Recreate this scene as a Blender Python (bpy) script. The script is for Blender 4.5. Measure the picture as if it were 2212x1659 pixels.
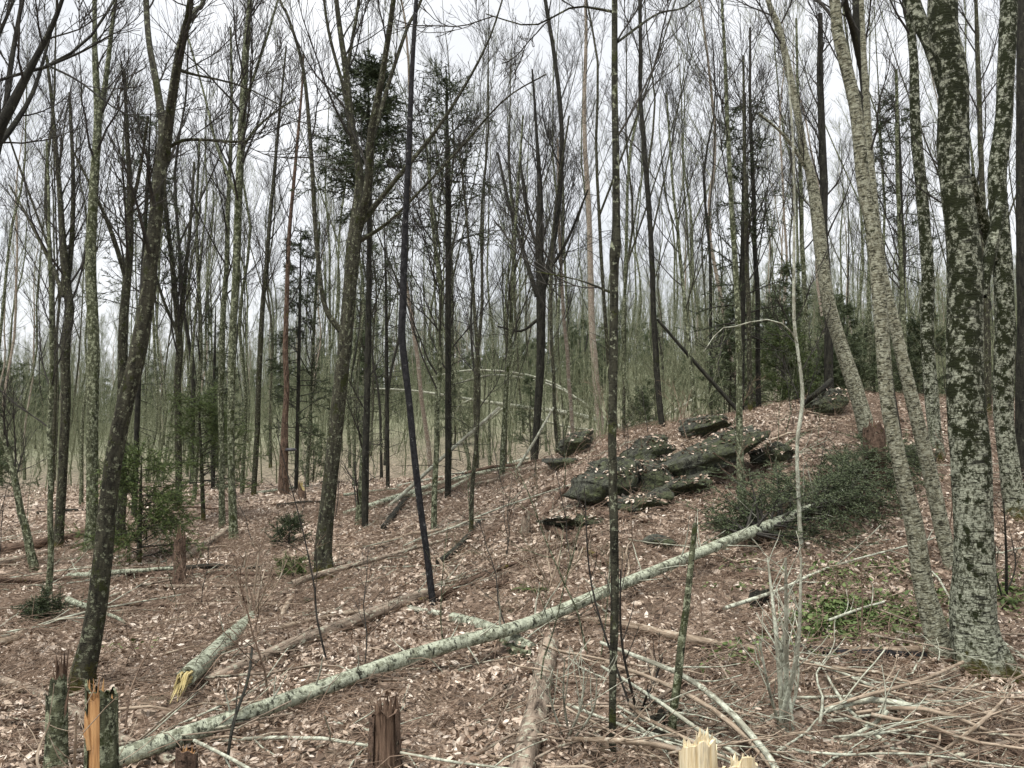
import bpy, math, random
import numpy as np
from mathutils import Vector

for o in list(bpy.data.objects):
    bpy.data.objects.remove(o)
S = bpy.context.scene
COL = S.collection
rng = np.random.default_rng(7)
random.seed(7)

# ------------------------------------------------------------------ camera, sky, sun, exposure
EYE = 2.0
F = 1671.0                       # focal length in pixels of a 2212 px wide frame
CU, CV = 1106.0, 829.5
PITCH = math.atan(110.5 / F)
cam_d = bpy.data.cameras.new('camera')
cam_d.sensor_fit = 'HORIZONTAL'
cam_d.sensor_width = 36.0
cam_d.lens = 36.0 * F / 2212.0
cam_d.clip_start = 0.05
cam_d.clip_end = 2000
cam = bpy.data.objects.new('camera', cam_d)
cam.location = (0, 0, EYE)
cam.rotation_euler = (math.pi / 2 + PITCH, 0, 0)
COL.objects.link(cam)
S.camera = cam

SUN_EL, SUN_AZ = math.radians(70), math.radians(215)
w = bpy.data.worlds.new('World')
S.world = w
w.use_nodes = True
nt = w.node_tree
nt.nodes.clear()
N = nt.nodes.new
out = N('ShaderNodeOutputWorld')
bg = N('ShaderNodeBackground')
sky = N('ShaderNodeTexSky')
sky.sky_type = 'NISHITA'
sky.sun_disc = False
sky.sun_elevation = SUN_EL
sky.sun_rotation = SUN_AZ
sky.air_density = 1.0
sky.dust_density = 3.0
tc = N('ShaderNodeTexCoord')
cn = N('ShaderNodeTexNoise')
cn.inputs['Scale'].default_value = 2.2
cn.inputs['Detail'].default_value = 6
nt.links.new(tc.outputs['Generated'], cn.inputs['Vector'])
cr = N('ShaderNodeValToRGB')                      # the even overcast deck
cr.color_ramp.elements[0].position = 0.3
cr.color_ramp.elements[0].color = (2.75, 2.82, 2.92, 1)
cr.color_ramp.elements[1].position = 0.7
cr.color_ramp.elements[1].color = (3.85, 3.86, 3.88, 1)
nt.links.new(cn.outputs['Fac'], cr.inputs['Fac'])
mx = N('ShaderNodeMix')
mx.data_type = 'RGBA'
mx.inputs['Factor'].default_value = 0.93
nt.links.new(sky.outputs['Color'], mx.inputs['A'])
nt.links.new(cr.outputs['Color'], mx.inputs['B'])
nt.links.new(mx.outputs['Result'], bg.inputs['Color'])
bg.inputs['Strength'].default_value = 0.1
nt.links.new(bg.outputs['Background'], out.inputs['Surface'])

sun_d = bpy.data.lights.new('sun', 'SUN')
sun_d.energy = 1.5
sun_d.angle = math.radians(22)
sun_d.color = (1.0, 0.96, 0.9)
sun = bpy.data.objects.new('sun', sun_d)
sun.rotation_euler = (math.pi / 2 - SUN_EL, 0, math.pi - SUN_AZ + math.pi * 0)
COL.objects.link(sun)
# light arrives from behind the camera, to one side
sd = Vector((-0.22, -0.29, 1.0)).normalized()
sun.rotation_euler = sd.to_track_quat('Z', 'Y').to_euler()

vs = S.view_settings
vs.view_transform = 'Standard'
vs.look = 'None'
vs.gamma = 1
vs.use_curve_mapping = False
vs.exposure = 1.62
S.cycles.max_bounces = 6
S.cycles.diffuse_bounces = 3

# ------------------------------------------------------------------ small maths
def nrm(v):
    return v / np.maximum(np.linalg.norm(v, axis=-1, keepdims=True), 1e-9)

def _hash(ix, iy, iz, seed):
    h = (ix.astype(np.int64) * 374761393 + iy.astype(np.int64) * 668265263 + iz.astype(np.int64) * 2147483647 + seed * 974634777) & 0xffffffff
    h = ((h ^ (h >> 13)) * 1274126177) & 0xffffffff
    h = ((h ^ (h >> 16)) * 2246822519) & 0xffffffff
    return ((h ^ (h >> 15)) & 0xffffff) / float(0xffffff)

def vnoise(p, seed=0):
    i = np.floor(p)
    f = p - i
    f = f * f * (3 - 2 * f)
    x, y, z = i[..., 0], i[..., 1], i[..., 2]
    r = 0
    for a in (0, 1):
        for b in (0, 1):
            for c in (0, 1):
                wgt = (f[..., 0] if a else 1 - f[..., 0]) * (f[..., 1] if b else 1 - f[..., 1]) * (f[..., 2] if c else 1 - f[..., 2])
                r = r + wgt * _hash(x + a, y + b, z + c, seed)
    return r * 2 - 1

def fbm(p, oct=3, seed=0):
    r, a, s = 0, 1.0, 1.0
    for k in range(oct):
        r = r + a * vnoise(p * s + 17.3 * k, seed + k)
        a *= 0.5
        s *= 2.03
    return r

def ray(u, v):
    """unit-forward ray of a pixel of the 2212 x 1659 frame"""
    a, b = (u - CU) / F, (CV - v) / F
    c, s = math.cos(PITCH), math.sin(PITCH)
    return np.array([a, c - b * s, s + b * c])

# ------------------------------------------------------------------ terrain (height field)
COLS = {
    -600: [(3, 0), (8, -.05), (15, -.15), (25, -.1), (40, .2), (60, 0.8), (150, 2), (400, 1.2)],
    0:    [(3, .05), (6, 0), (10, -.05), (18, -.05), (28, .15), (36, .0), (60, 1.4), (150, 3.2), (400, 1.92)],
    350:  [(3, .05), (6, 0), (10, 0), (16, .2), (23, .5), (32, .2), (60, 1.8), (150, 5), (400, 3)],
    700:  [(3, .05), (6, .05), (10, .12), (15, .45), (20, .65), (28, .3), (60, 2.8), (150, 9.5), (400, 5.7)],
    1000: [(3, .08), (6, .08), (9, .2), (12, .5), (16, .9), (19, .95), (28, .5), (60, 3.6), (150, 12.5), (400, 7.5)],
    1150: [(3, .08), (6, .1), (8.5, .3), (11, .75), (14, 1.2), (16.5, 1.4), (19, 1.2), (28, .8), (60, 4), (150, 13.5), (400, 8.1)],
    1300: [(3, .08), (6, .15), (8.5, .45), (10.5, .95), (12.5, 1.55), (14.5, 1.95), (17, 1.85), (28, 1.3), (60, 4.6), (150, 15), (400, 9)],
    1600: [(3, .08), (6, .17), (8.2, .5), (10.5, 1.05), (12.5, 1.75), (14.5, 2.45), (17, 2.45), (28, 2.0), (60, 5.6), (150, 17.5), (400, 10.5)],
    1800: [(3, .08), (6, .17), (8.2, .5), (10.5, 1.1), (12.5, 1.85), (14.5, 2.8), (17, 2.85), (28, 2.4), (60, 6), (150, 18), (400, 10.8)],
    2212: [(3, .05), (6, .15), (8.2, .45), (10.5, 1.0), (12.5, 1.7), (14.5, 2.5), (17, 2.7), (28, 2.5), (60, 6), (150, 18), (400, 10.8)],
    3000: [(3, 0), (6, .1), (10, .7), (14.5, 1.9), (17, 2.2), (28, 2.4), (60, 6), (150, 17), (400, 10.2)],
}
LY = np.linspace(math.log(3), math.log(400), 160)
UG = np.linspace(-600, 3000, 120)
us = sorted(COLS)
tab = np.array([np.interp(LY, np.log([a for a, b in COLS[k]]), [b for a, b in COLS[k]]) for k in us])
TAB = np.array([np.interp(UG, us, tab[:, j]) for j in range(len(LY))]).T   # (U, Y)
def _blur(a, n, ax):
    k = np.exp(-0.5 * (np.arange(-3 * n, 3 * n + 1) / n) ** 2)
    k /= k.sum()
    pad = [(0, 0), (0, 0)]
    pad[ax] = (3 * n, 3 * n)
    b = np.pad(a, pad, mode='edge')
    return np.apply_along_axis(lambda m: np.convolve(m, k, 'valid'), ax, b)
TAB = _blur(_blur(TAB, 3, 0), 2, 1)

def ground(x, y, bumps=True):
    x = np.asarray(x, float)
    y = np.asarray(y, float)
    yy = np.clip(y, 3.0, 399)
    u = np.clip(CU + x / yy * F, -599, 2999)
    fu = (u - UG[0]) / (UG[1] - UG[0])
    fy = (np.log(yy) - LY[0]) / (LY[1] - LY[0])
    iu = np.clip(fu.astype(int), 0, len(UG) - 2)
    iy = np.clip(fy.astype(int), 0, len(LY) - 2)
    a, b = fu - iu, fy - iy
    z = (TAB[iu, iy] * (1 - a) + TAB[iu + 1, iy] * a) * (1 - b) + (TAB[iu, iy + 1] * (1 - a) + TAB[iu + 1, iy + 1] * a) * b
    if bumps:
        p = np.stack([x, y, np.zeros_like(x)], -1)
        far = np.clip((y - 20) / 40, 0, 1)
        z = z + 0.075 * vnoise(p * 0.9, 3) + 0.05 * vnoise(p * 2.7, 4) + 0.03 * vnoise(p * 7.0, 5) + far * 0.5 * vnoise(p * 0.12, 6)
    return z

_T = np.exp(np.linspace(math.log(2.6), math.log(160), 1400))
def hit(u, v, lift=0.0):
    """point where a pixel's line of sight meets the ground (raised by lift)"""
    r = ray(u, v)
    t = _T / r[1]
    P = np.array([0, 0, EYE]) + t[:, None] * r
    below = P[:, 2] < ground(P[:, 0], P[:, 1]) + lift
    k = int(np.argmax(below)) if below.any() else len(t) - 1
    return P[k]

def at(u, v, Y):
    r = ray(u, v)
    return np.array([0, 0, EYE]) + r * (Y / r[1])

# ------------------------------------------------------------------ mesh building
class MB:
    def __init__(s):
        s.V, s.Q, s.T, s.K, s.n = [], [], [], [], 0
        s.QM, s.TM = [], []
    def add(s, V, Q=None, T=None, K=None, mi=0):
        V = np.asarray(V, float).reshape(-1, 3)
        s.V.append(V)
        s.K.append(V if K is None else np.asarray(K, float).reshape(-1, 3))
        if Q is not None and len(Q):
            s.Q.append(np.asarray(Q).reshape(-1, 4) + s.n)
            s.QM.append(np.full(len(s.Q[-1]), mi))
        if T is not None and len(T):
            s.T.append(np.asarray(T).reshape(-1, 3) + s.n)
            s.TM.append(np.full(len(s.T[-1]), mi))
        s.n += len(V)
    def mesh(s, name, mats, smooth=True, off=None):
        V = np.concatenate(s.V)
        K = np.concatenate(s.K)
        if off is not None:
            V = V - off
        Q = np.concatenate(s.Q) if s.Q else np.zeros((0, 4), int)
        T = np.concatenate(s.T) if s.T else np.zeros((0, 3), int)
        me = bpy.data.meshes.new(name)
        me.vertices.add(len(V))
        me.vertices.foreach_set('co', V.astype(np.float32).ravel())
        me.loops.add(Q.size + T.size)
        me.loops.foreach_set('vertex_index', np.concatenate([Q.ravel(), T.ravel()]).astype(np.int32))
        me.polygons.add(len(Q) + len(T))
        st = np.concatenate([np.arange(len(Q)) * 4, Q.size + np.arange(len(T)) * 3]).astype(np.int32)
        me.polygons.foreach_set('loop_start', st)
        if smooth:
            me.polygons.foreach_set('use_smooth', np.ones(len(st), bool))
        if not isinstance(mats, (list, tuple)):
            mats = [mats]
        for m in mats:
            me.materials.append(m)
        if len(mats) > 1:
            me.polygons.foreach_set('material_index', np.concatenate(s.QM + s.TM).astype(np.int32))
        at_ = me.attributes.new('grain', 'FLOAT_VECTOR', 'POINT')
        at_.data.foreach_set('vector', K.astype(np.float32).ravel())
        me.update(calc_edges=True)
        return me
    def obj(s, name, mats, parent=None, off=None, smooth=True):
        o = bpy.data.objects.new(name, s.mesh(name, mats, smooth, off))
        COL.objects.link(o)
        if parent is not None:
            o.parent = parent
        elif off is not None:
            o.location = off
        return o

def tubes(mb, P, R, sides=6, cap0=False, cap1=False, rough=0.0, mi=0, flare=None):
    """P (B,N,3) centre lines, R (B,N) radii; grain = coordinates along the wood"""
    P = np.asarray(P, float)
    R = np.asarray(R, float)
    if P.ndim == 2:
        P, R = P[None], R[None]
    B, n, _ = P.shape
    T = nrm(np.gradient(P, axis=1))
    m = nrm(T.mean(1))
    ref = np.zeros((B, 3))
    ref[np.arange(B), np.argmin(np.abs(m), 1)] = 1
    U = nrm(np.cross(T, ref[:, None, :]))
    W = np.cross(T, U)
    th = np.linspace(0, 2 * math.pi, sides, endpoint=False)
    c, s_ = np.cos(th), np.sin(th)
    seg = np.linalg.norm(np.diff(P, axis=1), axis=2)
    L = np.concatenate([np.zeros((B, 1)), np.cumsum(seg, 1)], 1)
    dirs = c[None, None, :, None] * U[:, :, None, :] + s_[None, None, :, None] * W[:, :, None, :]
    rr = R[:, :, None] * np.ones(sides)
    offs = rng.uniform(0, 50, B)
    K = np.stack([c * R[:, :, None] + offs[:, None, None], s_ * R[:, :, None] + 0 * offs[:, None, None], np.broadcast_to(L[:, :, None], rr.shape)], -1)
    if rough:
        q = np.stack([np.broadcast_to(c, rr.shape) * 1.3 + offs[:, None, None], np.broadcast_to(s_, rr.shape) * 1.3, np.broadcast_to(L[:, :, None], rr.shape) * 2.5], -1)
        rr = rr * (1 + rough * fbm(q, 2, 11))
    if flare is not None:      # buttress lobes at the foot: (amount, height, lobes)
        am, hh, lb = flare
        e = np.exp(-(L / hh) ** 1.5)[:, :, None]
        rr = rr * (1 + am * e * (0.55 + 0.45 * np.cos(lb * th + 1.0 + offs[0])))
    V = P[:, :, None, :] + rr[..., None] * dirs
    idx = np.arange(B * n * sides).reshape(B, n, sides)
    nx = np.roll(idx, -1, 2)
    Q = np.stack([idx[:, :-1], nx[:, :-1], nx[:, 1:], idx[:, 1:]], -1).reshape(-1, 4)
    base = mb.n
    mb.add(V, Q, None, K, mi)
    for flag, row in ((cap0, 0), (cap1, n - 1)):
        if flag:
            for b in range(B):
                ring = V[b, row]
                ce = P[b, row]
                tri = [(i, (i + 1) % sides, sides) for i in range(sides)]
                mb.add(np.vstack([ring, ce]), None, tri, np.vstack([K[b, row], K[b, row].mean(0)]), mi)

def curve(pts, n):
    """Catmull-Rom through the points, n samples; any number of columns"""
    p = np.asarray(pts, float)
    if len(p) == 2:
        t = np.linspace(0, 1, n)[:, None]
        return p[0] * (1 - t) + p[1] * t
    e = np.vstack([2 * p[0] - p[1], p, 2 * p[-1] - p[-2]])
    t = np.linspace(0, len(p) - 1 - 1e-6, n)
    i = t.astype(int)
    f = (t - i)[:, None]
    a, b, c, d = e[i], e[i + 1], e[i + 2], e[i + 3]
    return 0.5 * (2 * b + (c - a) * f + (2 * a - 5 * b + 4 * c - d) * f ** 2 + (3 * b - a - 3 * c + d) * f ** 3)

def lerp_at(A, t):
    """A (B,N,..), t (B,k) in 0..1"""
    n = A.shape[1]
    f = t * (n - 1)
    i = np.clip(f.astype(int), 0, n - 2)
    a = f - i
    b = np.arange(A.shape[0])[:, None]
    if A.ndim == 3:
        a = a[..., None]
    return A[b, i] * (1 - a) + A[b, i + 1] * a

def sprout(P, R, k, t0, t1, L0, L1, ang, up, n, wig, rf, rmin, rmax=9.0, r=None):
    """k side shoots on every line; returns lines and radii"""
    r = r or rng
    B = P.shape[0]
    t = t0 + (t1 - t0) * (np.arange(k)[None, :] + r.uniform(0, 1, (B, k))) / k
    pos = lerp_at(P, t)
    T = nrm(np.gradient(P, axis=1))
    d = nrm(lerp_at(T, t))
    rad = lerp_at(R, t)
    ph = r.uniform(0, 2 * math.pi, (B, k))
    ref = np.where(np.abs(d[..., 2:3]) < 0.8, np.array([0, 0, 1.0]), np.array([1.0, 0, 0]))
    U = nrm(np.cross(d, ref))
    W = np.cross(d, U)
    pr = np.cos(ph)[..., None] * U + np.sin(ph)[..., None] * W
    a = ang * r.uniform(0.65, 1.35, (B, k))[..., None]
    d = nrm(d * np.cos(a) + pr * np.sin(a))
    fr = (t - t0) / max(t1 - t0, 1e-6)
    L = (L0 + (L1 - L0) * fr) * r.uniform(0.6, 1.25, (B, k))
    pts = [pos]
    p = pos
    for j in range(n - 1):
        d = nrm(d + np.array([0, 0, up / (n - 1)]) + wig * r.normal(0, 1, d.shape))
        p = p + d * (L / (n - 1))[..., None]
        pts.append(p)
    PP = np.stack(pts, 2).reshape(B * k, n, 3)
    r0 = np.minimum(rad * rf, rmax)
    r0 = np.maximum(r0, rmin)
    RR = (r0[..., None] + (rmin - r0)[..., None] * np.linspace(0, 1, n) ** 0.8).reshape(B * k, n)
    return PP, RR

# ------------------------------------------------------------------ materials
def mat(name):
    m = bpy.data.materials.new(name)
    m.use_nodes = True
    n = m.node_tree
    return m, n, n.nodes['Principled BSDF']

def nd(n, t, **kw):
    x = n.nodes.new(t)
    for k, v in kw.items():
        if k in x.inputs.keys():
            x.inputs[k].default_value = v
        else:
            setattr(x, k, v)
    return x

def ramp(n, src, stops):
    r = n.nodes.new('ShaderNodeValToRGB')
    el = r.color_ramp.elements
    while len(el) < len(stops):
        el.new(0.5)
    for e, (p, c) in zip(el, stops):
        e.position = p
        e.color = (*c, 1) if len(c) == 3 else c
    n.links.new(src, r.inputs['Fac'])
    return r.outputs['Color']

def mixc(n, fac, a, b):
    m = n.nodes.new('ShaderNodeMix')
    m.data_type = 'RGBA'
    for s, v in (('Factor', fac), ('A', a), ('B', b)):
        k = [i for i in m.inputs if i.name == s and (s == 'Factor' and i.type == 'VALUE' or s != 'Factor' and i.type == 'RGBA')][0]
        if isinstance(v, (tuple, float, int)):
            k.default_value = v if not isinstance(v, tuple) else ((*v, 1) if len(v) == 3 else v)
        else:
            n.links.new(v, k)
    return [o for o in m.outputs if o.type == 'RGBA'][0]

def grain(n, scale, per_object=True):
    a = nd(n, 'ShaderNodeAttribute', attribute_name='grain')
    src = a.outputs['Vector']
    mp = nd(n, 'ShaderNodeMapping')
    mp.inputs['Scale'].default_value = scale
    n.links.new(src, mp.inputs['Vector'])
    if per_object:
        oi = nd(n, 'ShaderNodeObjectInfo')
        mu = nd(n, 'ShaderNodeMath', operation='MULTIPLY')
        mu.inputs[1].default_value = 37.0
        n.links.new(oi.outputs['Random'], mu.inputs[0])
        n.links.new(mu.outputs[0], mp.inputs['Location'])
    return mp.outputs['Vector']

def noise(n, vec, sc, det=4.0, rough=0.6):
    x = nd(n, 'ShaderNodeTexNoise')
    x.inputs['Scale'].default_value = sc
    x.inputs['Detail'].default_value = det
    x.inputs['Roughness'].default_value = rough
    n.links.new(vec, x.inputs['Vector'])
    return x.outputs['Fac']

def bump(n, b, h, strength, dist=0.01):
    x = nd(n, 'ShaderNodeBump')
    x.inputs['Strength'].default_value = strength
    x.inputs['Distance'].default_value = dist
    n.links.new(h, x.inputs['Height'])
    n.links.new(x.outputs['Normal'], b.inputs['Normal'])

def inv_ramp(n, src, top):
    m = nd(n, 'ShaderNodeMapRange')
    n.links.new(src, m.inputs['Value'])
    m.inputs['From Min'].default_value = top - .5
    m.inputs['From Max'].default_value = top - .38
    m.inputs['To Min'].default_value = 1
    m.inputs['To Max'].default_value = 0
    return m.outputs['Result']

def bark(name, dark, mid, lichen, moss, lich_at=0.58, moss_at=0.62, stretch=(1, 1, .25), fleck=(1, 1, 3.5), fs=38, bmp=0.7, foot=None, band=.60, climb=0, blot=1.0):
    m, n, b = mat(name)
    g1 = grain(n, stretch)
    g2 = grain(n, fleck)
    g3 = grain(n, (1, 1, .8))
    fine = noise(n, g2, fs, 5, 0.7)
    ridge = noise(n, g1, 26, 5, 0.65)
    c = ramp(n, ridge, [(0.34, dark), (0.62, mid)])
    lf = noise(n, g3, 17 * blot, 6, 0.72)
    c = mixc(n, ramp(n, lf, [(lich_at - .02, (0, 0, 0)), (lich_at + .05, (1, 1, 1))]), c, ramp(n, fine, [(0.35, tuple(x * .55 for x in lichen)), (0.6, lichen)]))
    sp = noise(n, g2, fs * .6, 4, 0.7)
    c = mixc(n, ramp(n, sp, [(band - .03, (0, 0, 0)), (band + .03, (.92, .92, .92))]), c, tuple(x * 0.45 for x in dark))
    mo = noise(n, g3, 5.5 * blot, 6, 0.78)
    if climb:                                      # moss thickens towards the crown
        oc_ = nd(n, 'ShaderNodeTexCoord')
        sz_ = nd(n, 'ShaderNodeSeparateXYZ')
        n.links.new(oc_.outputs['Object'], sz_.inputs[0])
        mr_ = nd(n, 'ShaderNodeMapRange')
        n.links.new(sz_.outputs['Z'], mr_.inputs['Value'])
        for k_, v_ in (('From Min', .3), ('From Max', 2.2), ('To Min', -.05), ('To Max', climb)):
            mr_.inputs[k_].default_value = v_
        ad_ = nd(n, 'ShaderNodeMath', operation='ADD')
        n.links.new(mo, ad_.inputs[0])
        n.links.new(mr_.outputs['Result'], ad_.inputs[1])
        mo_ = ad_.outputs[0]
    else:
        mo_ = mo
    c = mixc(n, ramp(n, mo_, [(moss_at, (0, 0, 0)), (moss_at + .05, (1, 1, 1))]), c, ramp(n, fine, [(0.3, tuple(x * .4 for x in moss)), (0.7, moss)]))
    if foot:                                        # moss climbing from the ground over the foot of the trunk
        oc = nd(n, 'ShaderNodeTexCoord')
        sx = nd(n, 'ShaderNodeSeparateXYZ')
        n.links.new(oc.outputs['Object'], sx.inputs[0])
        ma = nd(n, 'ShaderNodeMath', operation='MULTIPLY_ADD')
        n.links.new(mo, ma.inputs[0])
        ma.inputs[1].default_value = -.8
        n.links.new(sx.outputs['Z'], ma.inputs[2])
        c = mixc(n, ramp(n, ma.outputs[0], [(0.0, (1, 1, 1)), (0.06, (0, 0, 0))]) if False else inv_ramp(n, ma.outputs[0], foot), c, ramp(n, fine, [(.3, (.035, .033, .008)), (.7, (.12, .11, .03))]))
    n.links.new(c, b.inputs['Base Color'])
    b.inputs['Roughness'].default_value = 0.9
    b.inputs['Specular IOR Level'].default_value = 0.2
    ad = nd(n, 'ShaderNodeMath', operation='ADD')
    n.links.new(ridge, ad.inputs[0])
    n.links.new(fine, ad.inputs[1])
    bump(n, b, ad.outputs[0], bmp, 0.02)
    return m

M = {}
M['maple'] = bark('maple_bark', (.016, .015, .011), (.075, .073, .050), (.29, .31, .21), (.05, .058, .018), .57, .55, foot=.17, bmp=1.0, blot=1.5)
M['lichen'] = bark('lichen_bark', (.02, .022, .013), (.13, .142, .084), (.42, .46, .31), (.06, .075, .024), .525, .55, bmp=1.0, blot=1.5)
M['dark'] = bark('dark_bark', (.010, .010, .009), (.045, .044, .034), (.17, .18, .13), (.035, .042, .014), .62, .60)
M['black'] = bark('black_cherry_bark', (.006, .006, .007), (.034, .034, .037), (.30, .30, .29), (.02, .022, .012), .63, .76, stretch=(1, 1, .6), fleck=(1, 1, 6))
M['speckle'] = bark('speckled_bark', (.012, .012, .008), (.055, .055, .038), (.34, .37, .26), (.06, .07, .02), .575, .56, fleck=(1, 1, 2), blot=1.5)
M['birch'] = bark('yellow_birch_bark', (.07, .068, .045), (.34, .335, .235), (.54, .55, .42), (.05, .056, .024), .49, .60, stretch=(1, 1, 2.2), fleck=(1.0, 1.0, 4.2), fs=24, bmp=1.3, band=.555, climb=.03, blot=1.7)
M['pale'] = bark('pale_birch_bark', (.16, .13, .10), (.40, .33, .26), (.55, .53, .44), (.07, .07, .035), .54, .68, stretch=(1, 1, 4.0), fleck=(.6, .6, 9), fs=26, bmp=.9, band=.58)
M['mossy'] = bark('mossy_flaking_bark', (.022, .022, .014), (.14, .15, .10), (.50, .53, .41), (.026, .033, .010), .47, .51, stretch=(1, 1, 2.2), fleck=(.6, .6, 4), fs=20, bmp=1.5, foot=.16, band=.57, climb=.05, blot=2.1)
M['log'] = bark('lichen_log_bark', (.05, .052, .036), (.27, .285, .205), (.52, .56, .43), (.055, .06, .03), .46, .64, stretch=(1, 1, 1.2), fleck=(.8, .8, 2.2), fs=26, band=.585, bmp=1.0)
M['deadlog'] = bark('weathered_log_bark', (.06, .045, .033), (.33, .265, .205), (.48, .48, .37), (.11, .10, .035), .56, .66, stretch=(1, 1, .15), fleck=(1, 1, .6), fs=40)
M['rotlog'] = bark('rotten_log_bark', (.036, .024, .017), (.19, .13, .095), (.30, .26, .19), (.15, .125, .03), .62, .60, stretch=(1, 1, .3), fleck=(1, 1, 1), fs=34, bmp=1.2)
M['stick'] = bark('dead_stick_bark', (.12, .088, .06), (.40, .325, .245), (.54, .49, .39), (.1, .09, .05), .58, .80, stretch=(1, 1, .2), fleck=(1, 1, .5), fs=40, bmp=.4, band=.64)
M['greystick'] = bark('grey_stick_bark', (.13, .125, .095), (.38, .38, .30), (.55, .58, .47), (.1, .09, .05), .50, .85, stretch=(1, 1, .2), fleck=(1, 1, 1), fs=40, bmp=.4, band=.64)
M['redtwig'] = bark('red_brown_twig', (.08, .055, .04), (.28, .205, .15), (.46, .39, .31), (.1, .09, .05), .62, .85, stretch=(1, 1, .2), fleck=(1, 1, .5), fs=40, bmp=.3)
M['twig'] = bark('twig_bark', (.02, .019, .017), (.065, .061, .053), (.15, .15, .115), (.05, .05, .03), .66, .85, bmp=.3)
M['fartwig'] = bark('lichened_twig_bark', (.075, .082, .05), (.23, .25, .15), (.40, .44, .29), (.05, .05, .03), .55, .85, bmp=.2)
M['palewood'] = bark('weathered_heartwood', (.07, .042, .028), (.27, .185, .13), (.42, .35, .27), (.09, .08, .03), .62, .74, stretch=(2, 2, .06), fleck=(2, 2, .15), fs=30, bmp=1.2)

def wood(name, a, bcol, c):
    m, n, b = mat(name)
    g = grain(n, (1, 1, .05))
    f = noise(n, g, 60, 4, .6)
    f2 = noise(n, grain(n, (1, 1, .3)), 9, 3, .5)
    col = ramp(n, f, [(0.32, a), (0.5, bcol), (0.7, c)])
    col = mixc(n, ramp(n, f2, [(.52, (0, 0, 0)), (.75, (.6, .6, .6))]), col, a)
    n.links.new(col, b.inputs['Base Color'])
    wg = noise(n, grain(n, (1, 1, .15)), 14, 5, .7)
    col = mixc(n, ramp(n, wg, [(.52, (0, 0, 0)), (.66, (.75, .75, .75))]), col, tuple(.25 * x + .09 for x in bcol))
    n.links.new(col, b.inputs['Base Color'])
    b.inputs['Roughness'].default_value = .75
    bump(n, b, f, 1.0, .015)
    return m
M['freshwood'] = wood('fresh_splintered_wood', (.50, .38, .20), (.76, .66, .44), (.86, .80, .62))
M['orangewood'] = wood('orange_split_wood', (.30, .14, .05), (.52, .29, .12), (.64, .42, .2))
M['yellowwood'] = wood('yellow_split_wood', (.20, .15, .05), (.42, .34, .14), (.6, .52, .28))

def foliage(name, a, b_, tr=.25):
    m, n, b = mat(name)
    gi = nd(n, 'ShaderNodeNewGeometry')
    c = ramp(n, gi.outputs['Random Per Island'], [(0, a), (1, b_)])
    n.links.new(c, b.inputs['Base Color'])
    b.inputs['Roughness'].default_value = .6
    b.inputs['Specular IOR Level'].default_value = .3
    return m
M['needle'] = foliage('fir_needles', (.024, .038, .017), (.062, .082, .034))
M['needle_dull'] = foliage('cut_fir_needles', (.04, .06, .028), (.13, .16, .08))
M['needle_bright'] = foliage('sapling_needles', (.055, .09, .026), (.13, .17, .052))
M['herb'] = foliage('herb_leaves', (.05, .085, .022), (.15, .20, .07))
M['fern'] = foliage('fern_leaves', (.035, .06, .016), (.09, .12, .035))

def leaf_mat():
    m, n, b = mat('beech_leaf_litter')
    gi = nd(n, 'ShaderNodeNewGeometry')
    c = ramp(n, gi.outputs['Random Per Island'], [(0, (.08, .05, .034)), (.22, (.24, .17, .12)), (.5, (.46, .365, .28)), (.78, (.62, .52, .42)), (1, (.80, .72, .62))])
    g = nd(n, 'ShaderNodeTexCoord')
    f = noise(n, g.outputs['Object'], 60, 3, .6)
    c = mixc(n, ramp(n, f, [(.45, (0, 0, 0)), (.75, (.4, .4, .4))]), c, (.11, .07, .048))
    dp = noise(n, g.outputs['Object'], 1.3, 5, .7)
    c = mixc(n, ramp(n, dp, [(.50, (0, 0, 0)), (.66, (.6, .6, .6))]), c, (.13, .08, .052))
    n.links.new(c, b.inputs['Base Color'])
    b.inputs['Roughness'].default_value = .5
    b.inputs['Specular IOR Level'].default_value = .35
    return m
M['leaf'] = leaf_mat()

def soil_mat():
    m, n, b = mat('leaf_covered_soil')
    g = nd(n, 'ShaderNodeTexCoord').outputs['Object']
    v = nd(n, 'ShaderNodeTexVoronoi')
    v.inputs['Scale'].default_value = 15
    n.links.new(g, v.inputs['Vector'])
    sep = nd(n, 'ShaderNodeSeparateColor')
    n.links.new(v.outputs['Color'], sep.inputs[0])
    c = ramp(n, sep.outputs[0], [(0, (.05, .034, .024)), (.35, (.15, .107, .075)), (.7, (.33, .25, .19)), (1, (.52, .42, .33))])
    f = noise(n, g, 30, 5, .7)
    c = mixc(n, ramp(n, f, [(.4, (0, 0, 0)), (.7, (.65, .65, .65))]), c, (.055, .037, .026))
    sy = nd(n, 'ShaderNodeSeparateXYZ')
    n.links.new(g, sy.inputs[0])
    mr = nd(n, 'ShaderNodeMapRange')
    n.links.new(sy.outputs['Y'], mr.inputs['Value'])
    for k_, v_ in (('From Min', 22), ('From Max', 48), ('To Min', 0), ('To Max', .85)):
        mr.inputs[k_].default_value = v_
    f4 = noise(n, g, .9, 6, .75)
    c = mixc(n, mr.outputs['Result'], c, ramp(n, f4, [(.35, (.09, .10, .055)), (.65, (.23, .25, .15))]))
    f2 = noise(n, g, .6, 5, .7)
    c = mixc(n, ramp(n, f2, [(.56, (0, 0, 0)), (.66, (.45, .45, .45))]), c, (.06, .065, .025))
    n.links.new(c, b.inputs['Base Color'])
    b.inputs['Roughness'].default_value = .9
    bump(n, b, sep.outputs[1], .8, .03)
    return m
M['soil'] = soil_mat()

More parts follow.
